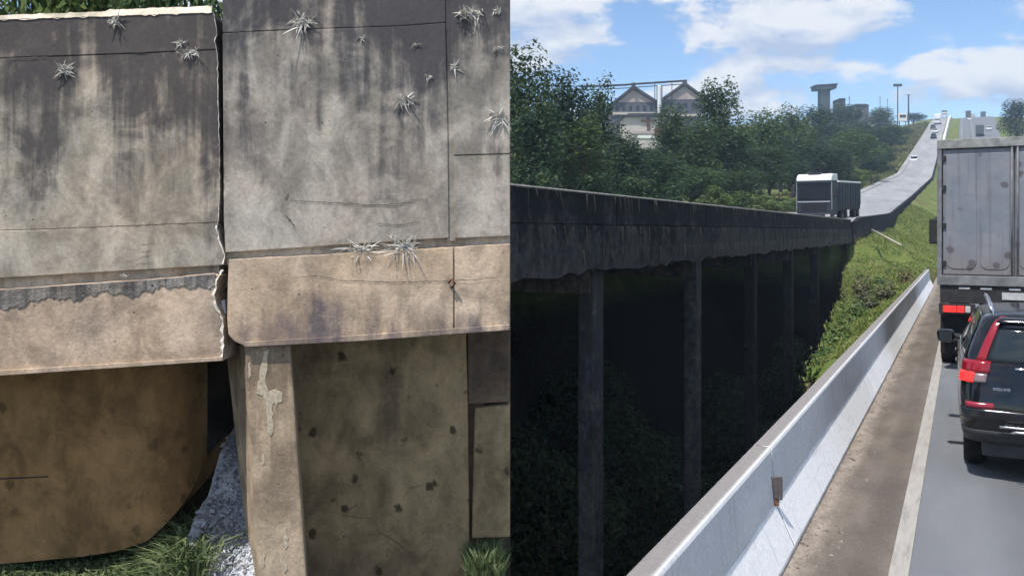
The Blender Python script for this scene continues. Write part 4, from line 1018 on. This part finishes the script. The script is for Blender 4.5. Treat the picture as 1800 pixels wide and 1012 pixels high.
# ------------------------------------------------------------------ oncoming truck at the end of the viaduct
WHITE = plain('cab_white', (0.72, 0.73, 0.75), .35, .5, 0, .06); GREY2 = plain('cab_grey_blue', (0.028, 0.035, 0.046), .6, .25); DGLASS = plain('glass_dark', (0.012, 0.016, 0.02), .25, .15)
CG0 = plain('pillar_grey', (.35, .38, .42), .4); tp = at(1431, 385, 62.0)
lo = empty('truck', (tp.x, tp.y, 3.16), 0, 'oncoming truck with white cab roof and dark load on the viaduct end', 'truck')
lo.rotation_euler = (R(2.2), 0, R(-4.5))
cab = MB().box(-1.22, 1.22, 0, 2.1, .55, 3.1).build('cab', GREY2, lo, bevel=.10, seg=3)
MB().prism([(-.02, 3.08), (.12, 3.42), (.55, 3.58), (2.0, 3.58), (2.1, 3.08)], 'x', -1.24, 1.24).build('roof', WHITE, lo, bevel=.06)
MB().box(-.5, .42, .30, 1.0, 3.585, 3.68).build('roof_hatch', GREY2, lo, bevel=.03)
MB().prism([(-.06, 1.75), (-.02, 1.72), (.06, 2.90), (.02, 2.92)], 'x', -1.10, 1.10).build('windscreen', DGLASS, cab)
MB().box(-1.18, 1.18, -.14, .02, 2.93, 3.02).build('sun_visor', GREY2, cab, bevel=.02)
MB().box(-1.15, 1.15, -.05, -.005, 1.52, 1.60).build('trim_strip', CG0, cab, bevel=.01)
for z_ in (.95, 1.1, 1.25, 1.38): MB().box(-.9, .9, -.035, -.003, z_ - .035, z_ + .035).build('grille_bar', STEEL, cab)
MB().box(-1.24, 1.24, -.12, .1, 0.35, .72).build('bumper', GREY2, lo, bevel=.05)
for s in (-1, 1):
    MB().box(min(s*.8, s*1.15), max(s*.8, s*1.15), -.14, -.11, .48, .64).build('headlamp', LENS, lo, bevel=.02)
    MB().box(min(s*1.34, s*1.58), max(s*1.34, s*1.58), .05, .18, 1.9, 2.75).build('side_mirror', STEEL, lo, bevel=.04)
    MB().box(min(s*1.215, s*1.245), max(s*1.215, s*1.245), 0.05, .15, 1.0, 3.0).build('door_pillar', CG0, cab)
    for yw in (.75, 4.2, 5.5, 9.0, 10.3):
        wh_ = empty('wheel', (s * .98, yw, .5)); wh_.parent = lo
        MB().lathe([(.28, -.17), (.46, -.175), (.5, -.13), (.5, .13), (.46, .175), (.28, .17)], 'x', 24).build('tyre', TYRE, wh_, smooth=True)
        MB().lathe([(.08, s * .12), (.27, s * .10), (.29, s * .17)], 'x', 14).build('rim', RIM, wh_)
MB().box(-1.15, 1.15, 2.3, 11.2, .85, 1.2).build('chassis', STEEL, lo)
ld = MB().box(-1.22, 1.22, 2.45, 11.0, 1.2, 2.95).build('load_body', plain('load_dark', (.05, .06, .075), .8), lo, bevel=.04)
MB().box(-1.26, 1.26, 2.42, 11.05, 2.955, 3.08).build('tarpaulin_edge', WHITE, ld, bevel=.03)
for k in range(9): 
    for s in (-1, 1): MB().box(min(s*1.225, s*1.27), max(s*1.225, s*1.27), 2.8 + k * .98, 2.9 + k * .98, 1.2, 2.95).build('stake', GREY2, ld)

# ------------------------------------------------------------------ far vehicles
def far_vehicle(px, py, zc, kind, body, label, heading=0.0, road_z=None):
    p = at(px, py, zc); z = road_z if road_z is not None else (interp(p.y, RY, RZ) if p.x < -4 else near_z(p.y))
    sl = math.atan2(interp(p.y + 5, RY, RZ) - interp(p.y - 5, RY, RZ), 10)
    e = empty('car' if kind == 'car' else 'truck', (p.x, p.y, z + .05), heading, label, kind)
    e.rotation_euler = (sl if heading == 0 else -sl, 0, heading)
    if kind == 'car':
        MB().prism([(-2.1, .25), (2.1, .25), (2.15, .75), (1.3, .9), (-2.0, .95), (-2.15, .7)], 'x', -.88, .88).build('body', body, e, bevel=.08)
        MB().prism([(-1.7, .95), (1.1, .92), (.3, 1.45), (-1.2, 1.48)], 'x', -.74, .74).build('cabin', GLASS.m, e, bevel=.06)
        MB().box(-.66, .66, -1.15, .25, 1.475, 1.51).build('roof', body, e, bevel=.02)
        ws = ((-1.3, .33), (1.3, .33)); rr_ = .33; xw = .8
    else:
        MB().box(-1.25, 1.25, -4, 3.0, 1.0, 3.9).build('box', body, e, bevel=.04)
        MB().box(-1.15, 1.15, 3.2, 5.1, .6, 3.0).build('cab', WHITE, e, bevel=.1)
        MB().prism([(5.08, 1.8), (5.13, 1.8), (5.06, 2.7), (5.02, 2.7)], 'x', -1, 1).build('windscreen', GLASS.m, e)
        MB().box(-1.1, 1.1, -4, 4.8, .6, .98).build('chassis', STEEL, e); ws = ((-3, .5), (-1.7, .5), (4, .5)); rr_ = .5; xw = 1.0
    for s in (-1, 1):
        for yw, zw in ws: MB().lathe([(rr_*.6, -.12), (rr_, -.1), (rr_, .1), (rr_*.6, .12)], 'x', 14, (s * xw, yw, zw)).build('wheel', TYRE, e)
CW = plain('far_car_white', (.75, .75, .75), .35); CD = plain('far_car_dark', (.03, .035, .045), .35); CG = plain('far_box_grey', (.10, .115, .125), .6); CR_ = plain('far_car_silver', (.42, .45, .47), .35)
far_vehicle(1607, 289, 222, 'car', CW, 'lone white car coming down the far carriageway', math.pi)
far_vehicle(1641, 238, 286, 'car', CD, 'dark car at the head of the queue coming over the crest', math.pi)
far_vehicle(1644, 228, 310, 'car', CW, 'white car second in the queue coming over the crest', math.pi)
far_vehicle(1640, 231, 332, 'car', CD, 'dark car third in the queue on the outer lane', math.pi)
far_vehicle(1648, 217, 360, 'truck', CW, 'white truck last in the queue below the crest', math.pi)
far_vehicle(1660, 207, 455, 'truck', CG, 'dark truck on the crest of the far carriageway', math.pi)
far_vehicle(1702, 214, 440, 'truck', CG, 'dark truck climbing the near carriageway, left of the two at the crest')
far_vehicle(1710, 210, 480, 'truck', CR_, 'silver truck at the crest of the near carriageway')
far_vehicle(1728, 209, 470, 'truck', CG, 'dark truck right of the silver one at the crest')
far_vehicle(1722, 236, 300, 'truck', CG, 'nearest dark truck on the climb, just above the box trailer')
far_vehicle(1704, 222, 400, 'car', CW, 'white car on the climb left of the nearest dark truck')
far_vehicle(1738, 234, 320, 'car', CW, 'white car on the climb right of the nearest dark truck')

# ------------------------------------------------------------------ buildings and masts on the hill
def facing(px, py, zc): return at(px, py, zc)
WALLW = plain('render_cream', (.50, .46, .42), .9, .1, 0, .1, .3); WALLP = plain('pediment_pink', (.42, .35, .33), .9, .1, 0, .12, .4); ROOFD = plain('roof_dark', (.055, .055, .062), .85, .2, 0, .3, .4); WALLD = plain('cladding_slate', (.10, .10, .12), .85, .2, 0, .2, .6)
def warehouse(pxl, pxr, pxp, ytop, yeave, ybase, zc, label):
    k = zc / 1500; e = empty('warehouse', (*at((pxl + pxr) / 2, ybase, zc).xy, 0), YAW, label, 'warehouse')
    mid = (pxl + pxr) / 2; X = lambda px: (px - mid) * k; Z = lambda y: EYE + (406 - y) * k
    MB().box(X(pxl) + .4, X(pxr) - .4, 0, 22, Z(ybase) - 12, Z(yeave)).build('wall', WALLD, e)
    MB().prism([(X(pxl) + 1.2, Z(yeave)), (X(pxr) - 1.2, Z(yeave)), (X(pxp), Z(ytop) - .9)], 'y', -.1, .4).build('pediment', WALLP, e)
    for s, px in ((-1, pxl), (1, pxr)):
        a, b = (X(px), Z(yeave)), (X(pxp), Z(ytop))
        MB().prism([(a[0], a[1] - .5), (a[0], a[1] + .25), (b[0], b[1] + .2), (b[0], b[1] - .7)], 'y', -.9, 22.5).build('roof', ROOFD, e)
    MB().box(X(pxl) - .2, X(pxr) + .2, -.5, .0, Z(ybase), Z(ybase) + .7).build('cornice', WALLW, e)
    for i in range(6):
        x0 = X(pxl) + (X(pxr) - X(pxl)) * (i + .3) / 6.4
        MB().box(x0, x0 + .9, -.06, .02, Z(yeave) - 2.6, Z(yeave) - 1.0).build('window', GLASS.m, e)
    return e
warehouse(1078, 1156, 1113, 152, 180, 202, 250, 'left gabled warehouse with pink pediment above the wood')
warehouse(1162, 1242, 1203, 146, 175, 205, 262, 'right gabled warehouse with pink pediment above the wood')
k = 250 / 1500
gn = empty('conveyor_gantry', (*at(1113, 152, 250).xy, 0), YAW, 'thin dark gantry bridging the two warehouse gables', 'gantry')
X = lambda px: (px - 1113) * k; Z = lambda y: EYE + (406 - y) * k
for a, b in (((1020, 154), (1106, 150)), ((1106, 149.5), (1206, 143))):
    mb = MB(); mb.tube([(X(a[0]), -1, Z(a[1])), (X(b[0]), -1, Z(b[1]))], .32, 4).build('beam', ROOFD, gn)
    mb = MB(); mb.tube([(X(a[0]), 0, Z(a[1]) - .8), (X(b[0]), 0, Z(b[1]) - .8)], .14, 4).build('beam', ROOFD, gn)
for px, y, y2 in ((1113, 147, 158), (1203, 142, 152)): MB().box(X(px) - .5, X(px) + .5, -1.4, .4, Z(y2), Z(y)).build('head_house', ROOFD, gn)
for px in (1068, 1150, 1180): MB().box(X(px) - .10, X(px) + .10, -1.1, -.9, Z(215), Z(147)).build('post', ROOFD, gn)
for px in (1154.5, 1163): MB().box(X(px) - .12, X(px) + .12, -.6, -.4, Z(205), Z(153)).build('post', ROOFD, gn)
si = MB().lathe([(.55, Z(215)), (.55, Z(156)), (.35, Z(154.5))], 'z', 16).build('chimney', plain('chimney_white', (.72, .74, .78), .6)); p_ = at(1159, 200, 246); si.location = (p_.x, p_.y, 0); tag(si, 'slim white chimney between the two gabled warehouses', 'chimney')
ho = empty('house', (*at(1135, 230, 225).xy, 0), YAW, 'cream house with brown post and arch below the left warehouse', 'house')
k2 = 225 / 1500; X = lambda px: (px - 1135) * k2; Z = lambda y: EYE + (406 - y) * k2
MB().box(X(1098), X(1172), 0, 9, Z(262), Z(205)).build('wall', WALLW, ho)
MB().prism([(X(1095), Z(206)), (X(1177), Z(206)), (X(1165), Z(200)), (X(1104), Z(200))], 'y', -.8, 9.6).build('roof', ROOFD, ho)
BRN = plain('brown_wood', (.11, .06, .045), .8)
MB().box(X(1137), X(1142), -.5, -.1, Z(230), Z(202)).build('post', BRN, ho); MB().box(X(1126), X(1154), -.5, -.12, Z(214), Z(211)).build('lintel', BRN, ho)
MB().prism([(X(1150), Z(240))] + [(X(1162) + 1.9 * math.cos(t), Z(232) + 2.2 * math.sin(t)) for t in np.linspace(math.pi, 0, 9)] + [(X(1174), Z(240))], 'y', -.4, .1).build('arch', BRN, ho)
MB().box(X(1112), X(1150), -.6, -.1, Z(236), Z(231)).build('band', WALLP, ho)
cn = MB().prism([(-2.1, 0), (2.1, 0), (1.8, .75), (-1.8, .75)], 'y', 0, 2.5).build('awning', plain('awning_white', (.75, .75, .75), .6)); p_ = at(1136, 243, 215); cn.location = p_; cn.rotation_euler = (0, 0, YAW); tag(cn, 'short white awning below the cream house', 'awning')
tw = empty('tower', (*at(1451, 190, 420).xy, 0), YAW, 'T-shaped concrete tower with flat wide head on the hill', 'tower')
k = 420 / 1500; X = lambda px: (px - 1451) * k; Z = lambda y: EYE + (406 - y) * k
TWM = plain('tower_blue_grey', (.055, .07, .085), .85, .2, 0, .15, .2)
MB().box(X(1443.5), X(1459.5), 0, 5, Z(235), Z(156)).build('stem', TWM, tw, bevel=.2); MB().prism([(X(1434), Z(158)), (X(1469), Z(156)), (X(1470), Z(149.5)), (X(1433), Z(151.5))], 'y', -1.2, 6.2).build('head', TWM, tw)
MB().prism([(X(1431), Z(151.3)), (X(1471), Z(149.2)), (X(1471), Z(147.6)), (X(1431), Z(150.2))], 'y', -1.6, 6.6).build('roof', ROOFD, tw)
for nm, pxa, pxb, ya, yb, zc, lab, mt in (('house', 1474, 1486, 173, 200, 400, 'small block house on the crest right of the T-shaped tower', TWM), ('house', 1500, 1527, 183, 206, 390, 'pale low house on the crest between tower and light mast', WALLD)):
    k = zc / 1500; e = empty(nm, (*at((pxa + pxb) / 2, yb, zc).xy, 0), YAW, lab, 'house'); h_ = EYE + (406 - ya) * k; b_ = EYE + (406 - yb - 18) * k; wd = (pxb - pxa) * k / 2
    MB().box(-wd, wd, 0, 7, b_, h_ - .6).build('wall', mt, e); MB().prism([(-wd - .3, h_ - .6), (wd + .3, h_ - .6), (wd * .6, h_), (-wd * .7, h_)], 'y', -.4, 7.4).build('roof', ROOFD, e)
    MB().box(-wd * .5, -wd * .1, -.06, .02, h_ - 3, h_ - 1.6).build('window', GLASS.m, e)
def mast(px, yt, yb, zc, rad, label, head=None):
    k = zc / 1500; p = at(px, yb, zc); e = empty('light_mast' if head else 'pole', (p.x, p.y, 0), YAW, label, 'mast' if head else 'pole'); a, b = EYE + (406 - yb - 14) * k, EYE + (406 - yt) * k
    MB().tube([(0, 0, a), (0, 0, b)], [rad, rad * .7], 8).build('shaft', TWM, e)
    if head: MB().box(-head, head, -.6, .6, b - .5, b + .5).build('lamp_head', ROOFD, e)
    else: MB().box(-rad * 1.6, rad * 1.6, -.2, .2, b, b + .35).build('cap', ROOFD, e)
mast(1578, 150, 215, 380, .32, 'tall light mast with flat crossbar head on the crest', 1.7); mast(1597, 168, 212, 380, .42, 'dark pole right of the light mast, beside the billboard')
mast(1547, 172, 196, 420, .18, 'thin faint pole left of the light mast'); mast(1560, 176, 200, 420, .14, 'thinnest faint pole nearest the light mast on its left'); mast(1493, 172, 186, 400, .2, 'short pole on the crest beside the block house')
bb = empty('billboard', (*at(1587, 214, 330).xy, 0), YAW, 'white billboard with dark panel at the foot of the light mast', 'billboard'); k = 330 / 1500; Z = lambda y: EYE + (406 - y) * k
MB().box(-1.7, 1.7, 0, .3, Z(213), Z(199)).build('board', far_white, bb, bevel=.05); MB().box(-1.2, 1.2, -.05, .0, Z(207), Z(202)).build('panel', TWM, bb); 
for s in (-1, 1): MB().box(s*1.2 - .12, s*1.2 + .12, .05, .25, Z(222), Z(213)).build('leg', TWM, bb)

# ------------------------------------------------------------------ air
hz = MB().box(-740, 640, -120, 1540, -11.5, 110).build('haze', None); tag(hz, kind='stuff')
hz['label'] = 'pale thin haze hanging over the valley and the hill'; hz['category'] = 'haze'
hm = bpy.data.materials.new('haze_air'); hm.use_nodes = True; ht = hm.node_tree; ht.nodes.clear()
hv = ht.nodes.new('ShaderNodeVolumePrincipled'); hv.inputs['Color'].default_value = (.58, .77, 1, 1); hv.inputs['Density'].default_value = 0.00052; hv.inputs['Anisotropy'].default_value = 0.0
ht.links.new(hv.outputs[0], ht.nodes.new('ShaderNodeOutputMaterial').inputs['Volume']); hz.data.materials.append(hm)
